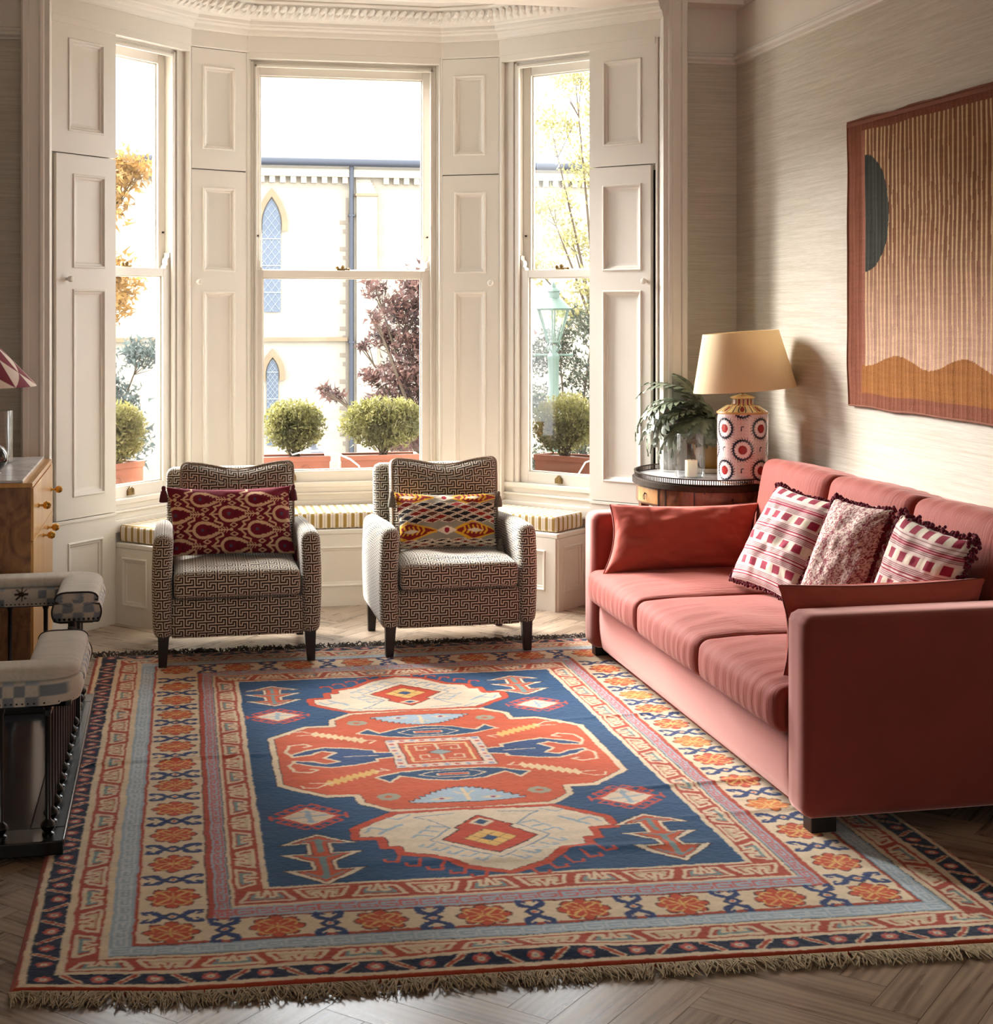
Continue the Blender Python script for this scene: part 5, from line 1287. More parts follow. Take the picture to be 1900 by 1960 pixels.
# ------------------------------------------------------------------ chest of drawers at left
M_burl = wood('burr_veneer', (112, 72, 38), (170, 120, 70), (7, 7, 5), .3, 4); M_ash = wood('golden_veneer', (196, 142, 70), (222, 172, 96), (30, 3, 2.2), .3, 1.2)
ch = thing('chest_of_drawers', 'burr wood chest with marble top and brass ball knobs at the left edge', 'chest of drawers', (-.87, 6.64, 0)); CX, CY = -.87, 6.64
MB().box(-1.2 - CX, -.548 - CX, 6.164 - CY, 7.122 - CY, .05, .850).build('carcass', M_burl, ch, bevel=.002)
MB().box(-1.2 - CX, -.541 - CX, 6.160 - CY, 7.126 - CY, .850, .868).build('top_frame', M_ash, ch, bevel=.002)
MB().box(-1.2 - CX, -.577 - CX, 6.163 - CY, 7.118 - CY, .8685, .880).build('marble_top', M_marb, ch, bevel=.003)
MB().box(-1.19 - CX, -.56 - CX, 6.18 - CY, 7.11 - CY, 0, .05).build('plinth', M_ebony, ch)
def cknob(par, y, z):
    k = MB().lathe([(0, 0), (.009, 0), (.009, .004), (.005, .006), (.005, .018), (.012, .022), (.0165, .032), (.0165, .038), (.011, .048), (0, .052)], 20); k.v = [(-.538 - CX + c, y - CY + a, z + b) for a, b, c in k.v]; k.build('knob', M_brass_b, par, smooth=True, fix=True)
M_brass_b = mat('polished_brass', (204, 160, 82), .15, 1)
dr = MB().box(-.549 - CX, -.538 - CX, 6.168 - CY, 7.118 - CY, .640, .846).build('drawer', M_ash, ch, bevel=.0012); cknob(dr, 6.37, .754); cknob(dr, 7.02, .742)
for a, b, ky in ((6.168, 6.642, 6.60), (6.645, 7.118, 6.83)):
    d = MB().box(-.549 - CX, -.538 - CX, a - CY, b - CY, .055, .637).build('door', M_ash, ch, bevel=.0012); cknob(d, ky, .600)
CZ = .880
ll = thing('table_lamp', 'lamp at the left edge with a burgundy and cream triangle patterned shade', 'lamp', (-.80, 6.62, CZ))
def paint_tri(th, pts):
    T, Z = np.meshgrid(th, pts[:, 1], indexing='ij'); k = 16; a = (T / (2 * PI) * k) % 1; zz = (Z - .345) / .058; b = zz % 1; i = np.floor(T / (2 * PI) * k); j = np.floor(zz)
    m = np.where((i + j) % 2 == 0, a > b, a > 1 - b); c = np.where(m[..., None], np.array(lin((128, 34, 52))), np.array(lin((232, 214, 200)))); return c
sh2 = lathe_paint('lamp_shade', [(.236, .345), (.07, .525), (.068, .525), (.232, .347)], paint_tri, ll, mat('printed_shade', attr='Col', rough=.8), na=400)
MB().lathe([(0, 0), (.055, 0), (.06, .01), (.03, .02), (.016, .05), (.024, .09), (.03, .14), (.02, .2), (.010, .24), (.008, .50), (0, .50)], 28).build('base', M_brass_b, ll, smooth=True)
b = MB().lathe([(0, 0), (.03, 0), (.032, .004), (.028, .008)] + [(max(.058 * math.sin(t), .0), .066 - .058 * math.cos(t)) for t in np.linspace(.5, PI, 18)], 36).build('glass_ball', mat('black_green_glass', (14, 24, 20), .04, coat=1), None, smooth=True, loc=(-.715, 6.40, CZ)); tag(b, 'dark green glass ball ornament on the chest at the left edge', 'ornament')
hv2 = MB().lathe([(0, .004), (.082, .004), (.088, .010), (.088, .226), (.091, .228), (.092, .226), (.092, .008), (.085, 0), (0, 0)], 48).build('glass_cylinder', M_cg, None, smooth=True, loc=(-.775, 6.86, CZ)); tag(hv2, 'tall clear glass cylinder behind the dark ball on the chest', 'vase')

# ------------------------------------------------------------------ upholstered club fender at left
fd = thing('club_fender', 'upholstered club fender with star and check fabric on black posts at the left edge', 'fender', (-.75, 5.24, 0)); FX, FY = -.75, 5.24
M_iron = mat('black_iron', (16, 15, 15), .3, .4, coat=.3); M_slate = mat('polished_slate', (46, 46, 50), .16, noise=((2, 7, 2), .5))
m = MB(); x0, x1, y0, y1 = -1.22, -.306, 4.415, 6.075
m.box(x0 - FX, x1 - FX, y0 - FY, y0 + .12 - FY, .014, .055).box(x0 - FX, x1 - FX, y1 - .12 - FY, y1 - FY, .014, .055).box(x1 - .10 - FX, x1 - FX, y0 + .12 - FY, y1 - .12 - FY, .014, .055)
m.build('base_kerb', M_iron, fd, bevel=.004)
MB().box(x1 - .004 - FX, x1 + .003 - FX, y0 + .004 - FY, y1 - .004 - FY, .042, .058).build('edge_strip', mat('worn_steel', (120, 116, 112), .25, .9), fd, bevel=.002)
sl = MB().box(-1.22, -.412, 4.54, 5.95, 0.0, .022).build('hearth_slab', M_slate, None, bevel=.003); struct(sl); sl.name = 'trim_30'; sl['label'] = 'dark polished slate hearth inside the fender'
posts = [(x1 - .045, y) for y in np.linspace(y0 + .06, y1 - .06, 15)] + [(x, y0 + .06) for x in (-.48, -.61, -.74, -.87, -1.0)] + [(x, y1 - .06) for x in (-.48, -.61, -.74)]
for x, y in posts:
    m = MB().lathe([(0, .055), (.017, .055), (.017, .060), (.010, .064), (.019, .074), (.022, .082), (.019, .090), (.010, .098), (.008, .102), (.0085, .40), (.012, .41), (.012, .44), (0, .44)], 16); m.build('post', M_iron, fd, smooth=True, loc=(x - FX, y - FY, 0))
def fabric_star(c, ua, va):
    """check blocks with dark stars on the sides, small ochre stars over the pale top"""
    U, V = np.meshgrid(ua, va, indexing='ij'); c[:] = lin((206, 198, 184)); tot = va[-1]; k = .030
    side = (V < .088) | (V > tot - .088); W = np.where(V < tot / 2, V, tot - V)
    i = np.floor(U / k); j = np.floor(W / k); i3 = i % 10
    chk = side & ((i + j) % 2 == 0) & (i3 >= 4) & (i3 <= 9); c[chk] = lin((132, 138, 144))
    pale = side & ((i + j) % 2 == 0) & (i3 >= 4) & (i3 <= 9) & (j == 2); c[pale] = lin((168, 176, 182))
    def star(cu, cv, r, per, col, mask):
        u = (U - cu) % per; u = np.where(u > per / 2, u - per, u); v = W - cv; a = np.arctan2(v, u); rr = np.hypot(u, v)
        c[mask & (rr < r * (.34 + .66 * np.abs(np.cos(a * 4)) ** 4))] = lin(col)
    star(.060, .048, .030, .30, (58, 46, 36), side)
    top = ~side; star(.100, .115, .022, .17, (168, 142, 92), top); star(.03, .150, .018, .23, (168, 142, 92), top)
    c *= (1 + .12 * (RNG.random(U.shape) - .5) + .14 * (vnoise(U * 90, V * 8, 3) - .5))[..., None]; return c
M_fab = mat('star_check_fabric', attr='Col', rough=.95, spec=.1, sheen=.2, bump=((400, 400, 60), .4, .001))
M_welt = mat('dark_welt', (44, 34, 30), .8)
def pad_run(name, path, wd, zb, h, close_ends=True):
    """upholstered pad of rounded section along an L path; path centre points (x,y)"""
    sec = []; hw = wd / 2
    for t in np.linspace(0, 1, 60):
        # from outer bottom up over the top and down to inner bottom
        if t < .27: q = t / .27; sec.append((hw + .010 * math.sin(q * PI), zb + (h - .035) * q))
        elif t < .73: q = (t - .27) / .46; a = PI * (1 - q); sec.append((hw * (abs(math.cos(a)) ** .45) * (1 if math.cos(a) < 0 else -1) * -1, zb + h - .035 + .035 * math.sin(a) ** .7))
        else: q = (t - .73) / .27; sec.append((-hw - .010 * math.sin((1 - q) * PI), zb + (h - .035) * (1 - q)))
    sec = np.array(sec); sl = np.concatenate([[0], np.cumsum(np.linalg.norm(np.diff(sec, axis=0), axis=1))])
    pts = np.array(path, float); seg = np.linalg.norm(np.diff(pts, axis=0), axis=1); cum = np.concatenate([[0], np.cumsum(seg)])
    ns = int(cum[-1] / .005); sv = np.linspace(0, cum[-1], ns); nrm = []
    C = np.stack([np.interp(sv, cum, pts[:, 0]), np.interp(sv, cum, pts[:, 1])], -1)
    T = np.gradient(C, axis=0); T /= np.linalg.norm(T, axis=1, keepdims=True); ker = np.ones(9) / 9
    T = np.stack([np.convolve(np.pad(T[:, i], 4, mode='edge'), ker, 'valid') for i in (0, 1)], -1); T /= np.linalg.norm(T, axis=1, keepdims=True)
    N = np.stack([T[:, 1], -T[:, 0]], -1)
    P = np.zeros((ns, len(sec), 3)); P[..., 0] = C[:, None, 0] + N[:, None, 0] * sec[None, :, 0]; P[..., 1] = C[:, None, 1] + N[:, None, 1] * sec[None, :, 0]; P[..., 2] = sec[None, :, 1]
    # ends: roll the section in
    e = np.minimum(sv, cum[-1] - sv); 
    Cc = fabric_star(np.zeros((ns, len(sec), 3)), sv + .05, sl); P[..., 0] -= FX; P[..., 1] -= FY
    o = gridmesh(name, P, Cc, M_fab, fd)
    # end caps in the same fabric
    for q, nm in ((0, 0), (ns - 1, 1)):
        R = P[q]; bt = np.linspace(0, 1, 14)[1:, None]; R = np.concatenate([R, R[-1] * (1 - bt) + R[0] * bt]); cen = P[q].mean(0); cen[2] = zb + h * .45; K = 14; G = np.zeros((len(R), K, 3))
        for i in range(K): f = i / (K - 1); G[:, i] = R * (1 - f) + cen * f
        bul = T[q] * (-1 if q == 0 else 1); pu = .010 * (1 - (1 - np.linspace(0, 1, K)) ** 2); G[..., 0] += bul[0] * pu[None]; G[..., 1] += bul[1] * pu[None]
        cc = np.zeros((len(R), K, 3)); cc[:] = lin((196, 186, 170)); side = np.array([N[q][0], N[q][1]]); du = (G[..., 0] - cen[0]) * side[0] + (G[..., 1] - cen[1]) * side[1]
        ii = np.floor((du + .3) / .036) + np.floor(G[..., 2] / .036); cc[(ii % 2 == 0)] = lin((132, 138, 144)); gridmesh('pad_end', G, cc, M_fab, o)
        w_ = MB().tube([tuple(p) for p in R[::2]], .0035, 6); w_.build('welt', M_welt, o, smooth=True)
    for s_, ix in ((1, 0), (-1, len(sec) - 1)):
        nl = MB()
        for k in range(0, ns, 3):
            p = P[k, ix]; nl.lathe([(0, -.0055), (.004, -.0038), (.0055, 0), (.004, .0038), (0, .0055)], 6, (p[0] + N[k][0] * s_ * -0.001, p[1], p[2] + .010))
        nl.build('nail_trim', M_iron, o, smooth=80)
    for q in (0, ns - 1):
        nl = MB()
        for f in np.linspace(0, 1, int(wd / .015)): p = P[q, 0] * (1 - f) + P[q, -1] * f; b_ = T[q] * (-1 if q == 0 else 1) * .004; nl.lathe([(0, -.0055), (.004, -.0038), (.0055, 0), (.004, .0038), (0, .0055)], 6, (p[0] + b_[0], p[1] + b_[1], p[2] + .010))
        nl.build('nail_trim', M_iron, o, smooth=80)
    return o
def arcpath(x_start, yc, xo, rad, yend, up=True):
    s = 1 if up else -1; pts = [(x_start, yc), (xo - rad, yc)]
    for t in np.linspace(0, PI / 2, 9)[1:]: pts.append((xo - rad + rad * math.sin(t), yc + s * (rad - rad * math.cos(t))))
    pts.append((xo, yend)); return pts
pad_run('seat_pad', arcpath(-1.2, 4.495, -.340, .030, 4.93), .150, .435, .105)
pad_run('seat_pad', arcpath(-1.2, 5.985, -.340, .030, 5.58, up=False)[::-1], .150, .435, .105)
for y, yy in ((4.435, 4.92), (5.59, 6.05)):
    MB().box(-.40 - FX, -.285 - FX, y - FY, yy - FY, .428, .440).build('pad_board', M_iron, fd)
for y in (4.435, 5.93): MB().box(-1.2 - FX, -.3 - FX, y - FY, y + .115 - FY, .428, .440).build('pad_board', M_iron, fd)
MB().box(-.372 - FX, -.330 - FX, 5.62 - FY, 5.665 - FY, .055, .430).build('square_post', M_iron, fd, bevel=.002)
MB().box(-.36 - FX, -.342 - FX, 4.46 - FY, 6.03 - FY, .395, .412).build('top_rail', M_iron, fd, bevel=.002)

# ------------------------------------------------------------------ outside
struct(MB().box(-40, 50, 8.7, 60, -1.9, -1.8).build('ground', mat('pale_paving', (150, 146, 138), .9, noise=((1, 1, 1), .2))))
M_stone = mat('pale_stone', (146, 138, 124), .9, noise=((1.2, 1.2, 9), .10), bump=((6, 6, 14), .4, .02)); M_stone2 = mat('ochre_dressing', (122, 104, 82), .9, noise=((3, 3, 3), .15)); M_pipe = mat('blue_grey_pipe', (48, 52, 62), .6); M_lead = mat('leaded_glass', (74, 84, 98), .5); M_roof = mat('pale_slate', (138, 138, 143), .8, noise=((1, 3, 3), .12))
chh = thing('church', 'pale stone church side wall with lancet windows and blue gutter seen through the middle window', 'building', (2, 24, -1.8)); OX, OY, OZ = 2, 24, -1.8
def ch_part(m, name, mt, par=None, **k): return m.build(name, mt, par or chh, loc=(-OX, -OY, -OZ) if par is None else (0, 0, 0), **k)
ch_part(MB().box(-14, 24, 24, 24.5, -1.8, 3.74), 'wall', M_stone)
m = MB(); m.add([(-14, 23.75, 3.86), (24, 23.75, 3.86), (24, 28.5, 6.3), (-14, 28.5, 6.3), (-14, 28.5, 3.7), (24, 28.5, 3.7)], [(0, 1, 2, 3), (0, 4, 5, 1), (2, 5, 4, 3)]); ch_part(m, 'roof', M_roof)
ch_part(MB().tube([(-14, 23.80, 3.845), (24, 23.80, 3.845)], .062, 12), 'gutter', M_pipe, smooth=True)
m = MB().box(-14, 24, 23.86, 24, 3.62, 3.74).box(-14, 24, 23.90, 24, 3.70, 3.78)
for i in range(110):
    x = -8 + i * .163
    if 2.75 < x < 3.14: continue
    m.box(x, x + .085, 23.88, 24, 3.52, 3.62)
ch_part(m, 'corbel_course', M_stone)
ch_part(MB().tube([(2.735, 23.86, 3.80), (2.735, 23.86, -1.8)], .038, 10).box(2.69, 2.78, 23.82, 24, 3.0, 3.03).box(2.69, 2.78, 23.82, 24, 1.0, 1.03), 'downpipe', M_pipe, smooth=True)
m = MB().box(2.81, 3.13, 23.80, 24, -1.8, 3.34)
for k in range(6): m.box(2.81, 3.13 - .02 * k, 23.82 + .03 * k, 24, 3.34 + k * .05, 3.39 + k * .05)
ch_part(m, 'buttress', M_stone); ch_part(MB().box(2.79, 3.15, 23.77, 24, 3.32, 3.36), 'buttress_cap', M_stone2)
ch_part(MB().box(-14, 2.68, 23.92, 24, 1.03, 1.09), 'string_course', M_stone2)
m = MB().box(2.655, 2.70, 23.99, 24, -1.6, 3.3)
for k in range(34): m.box(2.66 - .10 * (k % 3) * .5, 2.70, 23.988, 24, -1.6 + k * .14, -1.54 + k * .14)
ch_part(m, 'weathered_quoins', mat('grey_brick', (118, 108, 96), .9))
def lancet(cx, hw, z0, zs, za):
    def outline(hw, zs, za, z0): 
        P = [(cx - hw, z0)]; n = 8
        for i in range(n + 1): t = i / n; P.append((cx - hw * (1 - t ** 1.7), zs + (za - zs) * (t ** .8 if True else t)))
        return P + [(2 * cx - x, z) for x, z in P[:-1][::-1]]
    Pi = outline(hw, zs, za, z0); Po = outline(hw + .10, zs, za + .16, zs - .1)
    k = len(Po); Pa = outline(hw + .02, zs, za + .03, zs - .1); vs = [(x, 23.93, z) for x, z in Po] + [(x, 23.93, z) for x, z in Pa] + [(x, 24, z) for x, z in Po]
    fr = ch_part(MB().add(vs, [(i, i + 1, k + i + 1, k + i) for i in range(k - 1)] + [(i, i + 1, 2 * k + i + 1, 2 * k + i) for i in range(k - 1)]), 'lancet_arch', M_stone2)
    g = MB().add([(x, 23.97, z) for x, z in Pi], [tuple(range(len(Pi)))]); gl = ch_part(g, 'lancet_window', M_lead)
    lt = MB(); z = z0; cnt = 0
    def top(x): t = 1 - abs(x - cx) / hw; return zs + (za - zs) * (max(t, 0) ** .47)
    st = hw * .95
    for i in range(60):
        for sg in (1, -1):
            xa, xb = cx - hw * sg, cx + hw * sg; za_ = z0 - 2 * hw + i * st * 1.1; zb_ = za_ + 2 * hw * 1.3
            pts = [(xa + (xb - xa) * t, za_ + (zb_ - za_) * t) for t in np.linspace(0, 1, 9)]; pts = [(x, zz) for x, zz in pts if z0 < zz < top(x)]
            if len(pts) > 1: lt.tube([(x, 23.965, zz) for x, zz in pts], .006, 4, cap=False)
    for zz in np.arange(z0 + .3, zs + .1, .42): lt.box(cx - hw, cx + hw, 23.955, 23.97, zz, zz + .018)
    lt.build('lattice', mat('lead_lattice', (110, 116, 122), .5) if 'lead_lattice' not in bpy.data.materials else bpy.data.materials['lead_lattice'], gl)
lancet(1.49, .143, 1.49, 2.86, 3.27); lancet(1.505, .090, -.6, .52, .755)

# foliage made of individual small leaves
def leaves(m, n, fn, size, rg, upb=.3):
    for _ in range(n):
        p = fn(rg)
        if p is None: continue
        d = Vector((rg.gauss(0, 1), rg.gauss(0, 1), rg.gauss(0, 1) + upb)).normalized(); e = d.orthogonal().normalized(); e = Matrix.Rotation(rg.uniform(0, 6.28), 3, d) @ e; s = size * rg.uniform(.6, 1.3)
        p = Vector(p); m.add([p - e * s * .3, p + d * s * .5, p + e * s * .3 + d * s * .05, p + d * s * 1.15], [(0, 2, 3, 1)])
def leafmat(name, c, amt=.45, tr=.3, c2=None):
    m = translucent(name, c, tr); n = m.node_tree.nodes; l = m.node_tree.links; tc = n.new('ShaderNodeTexCoord'); t = n.new('ShaderNodeTexNoise'); t.inputs['Scale'].default_value = 7; t.inputs['Detail'].default_value = 5; l.new(tc.outputs['Object'], t.inputs[0])
    r = n.new('ShaderNodeValToRGB'); e = r.color_ramp.elements; e[0].position = .35; e[0].color = rgb(*[x * (1 - amt) for x in c]); e[1].position = .65; e[1].color = rgb(*(c2 or c)); l.new(t.outputs['Fac'], r.inputs[0]); l.new(r.outputs[0], n['Principled BSDF'].inputs['Base Color']); return m
M_twig = mat('twig_bark', (70, 58, 44), .9)
M_box = leafmat('clipped_shrub_leaf', (104, 102, 56), .45, .35, (134, 128, 78))
def bush(label, c, rx, ry, rz, n, seed, tz):
    rg = random.Random(seed); t = thing('window_box_shrub', label, 'shrub', (c[0], c[1], tz), group='shrubs in the terracotta window boxes'); m = MB()
    o = (0, 0, c[2] - tz)
    bl = [(rg.uniform(-.6, .6), rg.uniform(-.6, .6), rg.uniform(-.5, .6)) for _ in range(26)]
    def f(r):
        if r.random() < .75:
            b = r.choice(bl); L = math.hypot(*b) + .01; k = min(1.2, .95 / max(L, .8)); q = [b[i] * k + r.gauss(0, .20) for i in range(3)]
        else:
            d = Vector((r.gauss(0, 1), r.gauss(0, 1), r.gauss(0, 1))).normalized() * r.uniform(.6, 1); q = list(d)
        if sum(x * x for x in q) > 1.15: return None
        if q[2] < -.6 and abs(q[0]) > .7: return None
        return (q[0] * rx, q[1] * ry, o[2] + q[2] * rz)
    leaves(m, int(n * 1.25), f, .026, rg, .8); m.build('foliage', M_box, t)
    tw = MB()
    for k in range(16):
        a = rg.uniform(0, 6.28); tw.tube([(rg.uniform(-.03, .03), rg.uniform(-.02, .02), 0), (math.cos(a) * rx * .35, math.sin(a) * ry * .35, o[2] * .55), (math.cos(a) * rx * .8, math.sin(a) * ry * .7, o[2] + rg.uniform(-.2, .7) * rz)], [.004, .003, .0015], 5)
    tw.build('stems', M_twig, t)
M_terra = mat('terracotta', (138, 84, 64), .9, noise=((6, 6, 6), .15)); M_soil = mat('potting_soil', (50, 40, 32), 1)
def planter(label, p, q, s0, s1, n0, n1, z0, z1):
    L = s1 - s0; d = ((q[0] - p[0]), (q[1] - p[1])); n = math.hypot(*d); d = (d[0] / n, d[1] / n); nn = (-d[1], d[0]); c = (p[0] + d[0] * (s0 + s1) / 2 + nn[0] * (n0 + n1) / 2, p[1] + d[1] * (s0 + s1) / 2 + nn[1] * (n0 + n1) / 2)
    t = thing('window_box', label, 'planter', (c[0], c[1], z0), math.atan2(d[1], d[0]), 'terracotta window boxes'); h = z1 - z0; w = (n1 - n0) / 2
    m = MB(); a, b = L / 2, L / 2 - .015
    m.box(-a, a, -w, -w + .015, 0, h).box(-a, a, w - .015, w, 0, h).box(-a, -a + .015, -w + .015, w - .015, 0, h).box(a - .015, a, -w + .015, w - .015, 0, h).box(-a, a, -w, w, 0, .01).box(-a - .006, a + .006, -w - .006, -w, h - .03, h).build('trough', M_terra, t, bevel=.003)
    MB().box(-b, b, -w + .015, w - .015, h - .03, h - .012).build('soil', M_soil, t)
    rz = MB(); k = MB().lathe([(.028, 0), (.032, .004), (.036, 0)], 24, cap=False); k.v = [(x + L * .18, -w - .004 + y * 0 - z, h * .5 + y) for x, y, z in k.v]; k.build('roundel', M_terra, t)
    return c
def facet(p, q, s, n): 
    d = ((q[0] - p[0]), (q[1] - p[1])); k = math.hypot(*d); d = (d[0] / k, d[1] / k); return (p[0] + d[0] * s - d[1] * n, p[1] + d[1] * s + d[0] * n)
ZP = .54
planter('terracotta window box outside the middle window, left one', (0, 8.25), (1, 8.25), .45, .868, .42, .60, ZP, .705)
planter('terracotta window box outside the middle window, right one', (0, 8.25), (1, 8.25), .935, 1.39, .42, .60, ZP, .705)
planter('terracotta window box outside the left window', A, B, .30, .93, .26, .42, ZP, .745)
planter('terracotta window box outside the right window', E_, F_, .05, .70, .26, .42, ZP, .735)
bush('yellow-green clipped shrub outside the middle window, left of the gap', (.678, 8.765, .875), .185, .13, .150, 5200, 1, .69)
bush('broad yellow-green shrub outside the middle window, right of the gap', (1.185, 8.765, .880), .250, .13, .155, 7000, 2, .69)
c = facet(A, B, .80, .34); bush('dark clipped shrub outside the left window beside the white pier', (c[0], c[1], .895), .165, .13, .165, 5200, 3, .73)
c = facet(E_, F_, .20, .34); bush('yellow-green shrub outside the right window below the street lamp', (c[0], c[1], .905), .185, .14, .170, 5400, 4, .72)
struct(MB().prism([facet(A, B, -.05, .17), facet(A, B, -.05, .48), facet(A, B, 1.0, .55), (.2, 8.9), (1.62, 8.9), facet(E_, F_, 0, .55), facet(E_, F_, 1.05, .48), facet(E_, F_, 1.05, .17), (1.9, 8.25), (1.45, 8.42), (.38, 8.42), (-.07, 8.25)], .44, ZP).build('trim_31', M_stucco, fix=True), 'outer stone sill of the bay', 'trim')
hs = MB().tube([(.66, 8.72, .712), (.72, 8.66, .735), (.82, 8.63, .742), (.90, 8.63, .725), (.98, 8.62, .69), (1.03, 8.62, .65), (1.05, 8.62, .56)], .005, 8).build('garden_hose', mat('white_hose', (226, 226, 222), .4), None, smooth=True); tag(hs, 'thin white hose looping over the window boxes of the middle window', 'hose')
c0 = facet(E_, F_, .50, .22); hs = MB().tube([(c0[0] - .14, c0[1] + .0, .55), (c0[0] - .12, c0[1] + .01, .64), (c0[0] - .07, c0[1] + .01, .72), (c0[0], c0[1], .745), (c0[0] + .1, c0[1] - .08, .745)], .005, 8).build('garden_hose', bpy.data.materials['white_hose'], None, smooth=True); tag(hs, 'thin white hose arching over the window box of the right window', 'hose')
gp = thing('gatepost', 'small grey finial topped gatepost between the two window boxes outside', 'gatepost', (1.02, 11.5, -1.8)); gm = mat('grey_gate_iron', (60, 63, 70), .6)
MB().lathe([(.0, 0), (.13, 0), (.13, 2.05), (.15, 2.07), (.15, 2.13), (.11, 2.16), (.12, 2.22), (.11, 2.24), (.03, 2.30), (.03, 2.34), (.05, 2.37), (.03, 2.41), (.012, 2.46), (0, 2.50)], 16).build('post', gm, gp, smooth=True)

def tree(name, label, base, blobs, n, size, mt, trunk_top, seed, trunk=.06, upb=.1):
    rg = random.Random(seed); t = thing(name, label, 'tree', base); m = MB(); bx_, by_, bz_ = base
    wt = [b[3] ** 2 for b in blobs]
    def f(r):
        b = r.choices(blobs, wt)[0]; d = Vector((r.gauss(0, 1), r.gauss(0, 1), r.gauss(0, .8))).normalized() * (r.random() ** .45) * b[3] * r.uniform(.7, 1.1)
        return (b[0] + d.x - bx_, b[1] + d.y - by_, b[2] + d.z * .8 - bz_)
    leaves(m, n, f, size, rg, upb); m.build('foliage', mt, t)
    tw = MB(); tt = Vector(trunk_top) - Vector(base); tw.tube([(0, 0, 0), tuple(tt * .5 + Vector((.05, 0, 0))), tuple(tt)], [trunk, trunk * .8, trunk * .5], 8)
    for b in blobs:
        e = Vector(b[:3]) - Vector(base); s_ = tt * .75; mid = (s_ + e) / 2 + Vector((0, 0, .06)); tw.tube([tuple(s_), tuple(mid), tuple(e)], [trunk * .4, trunk * .25, trunk * .08], 5)
        for k in range(4): 
            d = Vector((rg.gauss(0, 1), rg.gauss(0, 1), rg.gauss(0, .6))).normalized() * b[3] * .8; tw.tube([tuple(mid * .3 + e * .7), tuple(e + d)], [trunk * .12, trunk * .04], 4)
    tw.build('trunk', M_twig, t)
bl = []
rg = random.Random(5)
for x, z, r in ((2.15, 1.75, .28), (1.95, 1.55, .26), (1.72, 1.72, .13), (2.4, 1.5, .35), (2.1, 1.25, .30), (1.80, 1.32, .16), (2.35, 1.05, .35), (1.95, .98, .26), (1.72, .95, .14), (2.2, .75, .34), (1.80, .72, .2), (1.55, .64, .13), (1.34, .80, .09), (1.24, .86, .06), (2.5, .8, .4), (2.7, 1.3, .4), (1.65, 1.48, .08), (1.95, .5, .3), (2.35, 1.85, .2), (1.62, 1.22, .07)):
    bl.append((x, 13 + rg.uniform(-.3, .3), z, r))
tree('maple_tree', 'purple-grey leaved maple tree in front of the church', (2.25, 13.1, -1.8), bl, 12500, .062, leafmat('maple_leaf', (74, 56, 54), .5, .3, (100, 68, 56)), (2.2, 13, .6), 31)
bl = [(x + rg.uniform(-.2, .2), 14.0 + rg.uniform(-.4, .4), z + rg.uniform(-.2, .2), r) for x, z, r in ((-.9, 2.4, .45), (-.5, 1.95, .4), (-1.1, 1.7, .5), (-.6, 1.45, .35), (-.9, 1.0, .4), (-.5, 2.6, .28), (-1.3, 2.3, .5))]
tree('autumn_tree', 'orange-yellow autumn tree seen through the left window', (-1.0, 14.5, -1.8), bl, 9000, .075, leafmat('orange_leaf', (132, 96, 48), .35, .35, (150, 118, 66)), (-.9, 14.5, 1.2), 32)
bl = [(x - .12 + rg.uniform(-.2, .2), 17.2 + rg.uniform(-.4, .4), z, r * 1.15) for x, z, r in ((-.8, .85, .4), (-.45, .55, .35), (-1.1, .5, .45), (-.7, .15, .5), (-.3, 1.05, .22))]
tree('grey_shrub_tree', 'blue-green shrub under the orange tree outside the left window', (-.92, 17.2, -1.8), bl, 6500, .075, leafmat('blue_green_leaf', (76, 86, 82), .4), (-.92, 17.2, -.2), 33)
bl = [(x + rg.uniform(-.15, .15), 19.5 + rg.uniform(-.4, .4), z, r) for x, z, r in ((5.0, 4.0, .55), (5.5, 3.4, .6), (4.9, 2.9, .42), (5.4, 2.5, .5), (4.85, 2.1, .38), (5.3, 1.85, .45), (5.1, 4.6, .4), (5.0, 1.5, .35), (5.8, 4.2, .6), (5.6, 1.4, .4))]
tree('yellow_tree', 'pale yellow-green tree behind the street lamp outside the right window', (5.7, 19.6, -1.8), bl, 5200, .075, leafmat('yellow_leaf', (124, 118, 72), .3, .4, (146, 140, 98)), (5.5, 19.5, 2.0), 34)
bl = [(x + rg.uniform(-.1, .1), 18.4 + rg.uniform(-.3, .3), z, r) for x, z, r in ((4.6, .95, .40), (5.1, .7, .5), (4.5, .35, .4), (5.0, .0, .6), (4.5, -.5, .5), (5.4, .3, .5), (5.0, 1.35, .38), (4.75, 1.2, .25))]
tree('dark_evergreen', 'dark evergreen bush behind the street lamp post', (4.9, 18.6, -1.8), bl, 8200, .065, leafmat('evergreen_leaf', (44, 50, 40), .5, .2, (70, 74, 54)), (4.9, 18.5, -.6), 35)

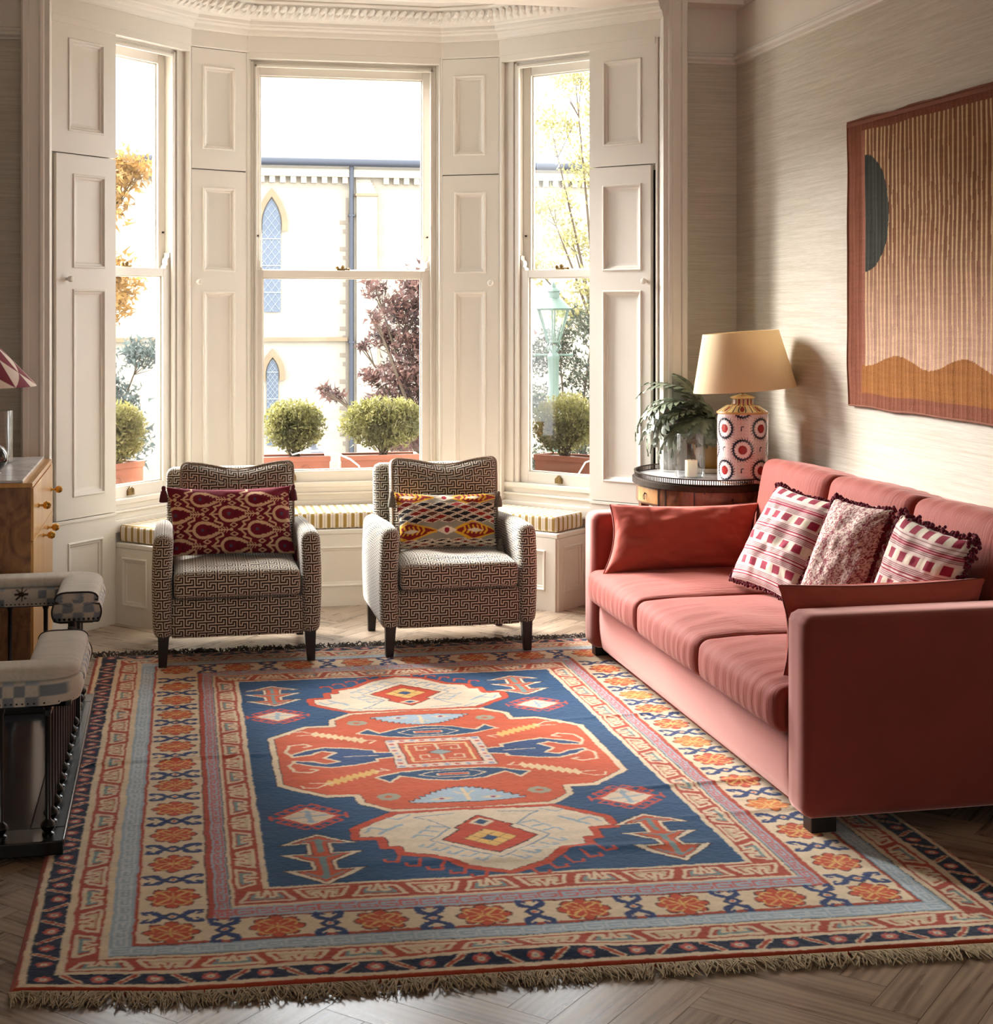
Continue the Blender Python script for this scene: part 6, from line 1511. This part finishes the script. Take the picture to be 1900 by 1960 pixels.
# street lamp
sl_ = thing('street_lamp', 'pale green cast iron street lamp seen through the right window', 'street lamp', (4.287, 17, -1.8)); M_lg = mat('pale_green_iron', (52, 70, 58), .5)
z_ = 1.8
MB().lathe([(0, 0), (.13, 0), (.13, .3), (.085, .4), (.075, z_ + .55), (.06, z_ + .62), (.065, z_ + .95), (.075, z_ + .97), (.075, z_ + 1.0), (.05, z_ + 1.03), (.035, z_ + 1.12), (0, z_ + 1.12)], 20).build('post', M_lg, sl_, smooth=True)
MB().tube([(-.19, .06, z_ + 1.01), (.19, -.06, z_ + 1.01)], .013, 8).ball((-.20, .06, z_ + 1.01), .02, 6).ball((.20, -.06, z_ + 1.01), .02, 6).build('ladder_bar', M_lg, sl_, smooth=True)
m = MB()
for k in range(4):
    a = PI / 4 + k * PI / 2; m.tube([(0.02 * math.cos(a), .02 * math.sin(a), z_ + 1.02), (.10 * math.cos(a), .10 * math.sin(a), z_ + 1.10), (.07 * math.cos(a), .07 * math.sin(a), z_ + 1.15)], .009, 6)
m.build('bracket', M_lg, sl_, smooth=True)
n = 6; zb, zt = z_ + 1.16, z_ + 1.54; rb, rt = .075, .20; m = MB()
for k in range(n):
    a = k * 2 * PI / n + .2; m.tube([(rb * math.cos(a), rb * math.sin(a), zb), (rt * math.cos(a), rt * math.sin(a), zt)], .010, 6); b2 = a + 2 * PI / n
    m.tube([(rt * math.cos(a), rt * math.sin(a), zt), (rt * math.cos(b2), rt * math.sin(b2), zt)], .012, 6).tube([(rb * math.cos(a), rb * math.sin(a), zb), (rb * math.cos(b2), rb * math.sin(b2), zb)], .010, 6)
m.build('lantern_frame', M_lg, sl_, smooth=True)
MB().lathe([(rb * .97, zb), (rt * .97, zt)], 6, cap=False).build('lantern_glass', glass_mat('lantern_glass', (.85, .93, .9), .12), sl_)
MB().lathe([(0, zt), (.22, zt), (.225, zt + .01), (.16, zt + .06), (.09, zt + .12), (.07, zt + .13), (.07, zt + .20), (.085, zt + .205), (.08, zt + .22), (.03, zt + .25), (.03, zt + .28), (0, zt + .32)], 12).build('lantern_hood', M_lg, sl_, smooth=50)

# window portals guide the daylight sampling
for p, q in ((A, B), (C_, D), (E_, F_)):
    mx, my = (p[0] + q[0]) / 2, (p[1] + q[1]) / 2; a = ang(p, q); L = math.dist(p, q)
    nx, ny = -math.sin(a), math.cos(a)
    o = lamp('window_portal', 'AREA', (mx + nx * .19, my + ny * .19, 1.72), (0, 0, 0), 1, shape='RECTANGLE', size=L, size_y=2.5); aim(o, (-nx, -ny, 0)); o.data.cycles.is_portal = True
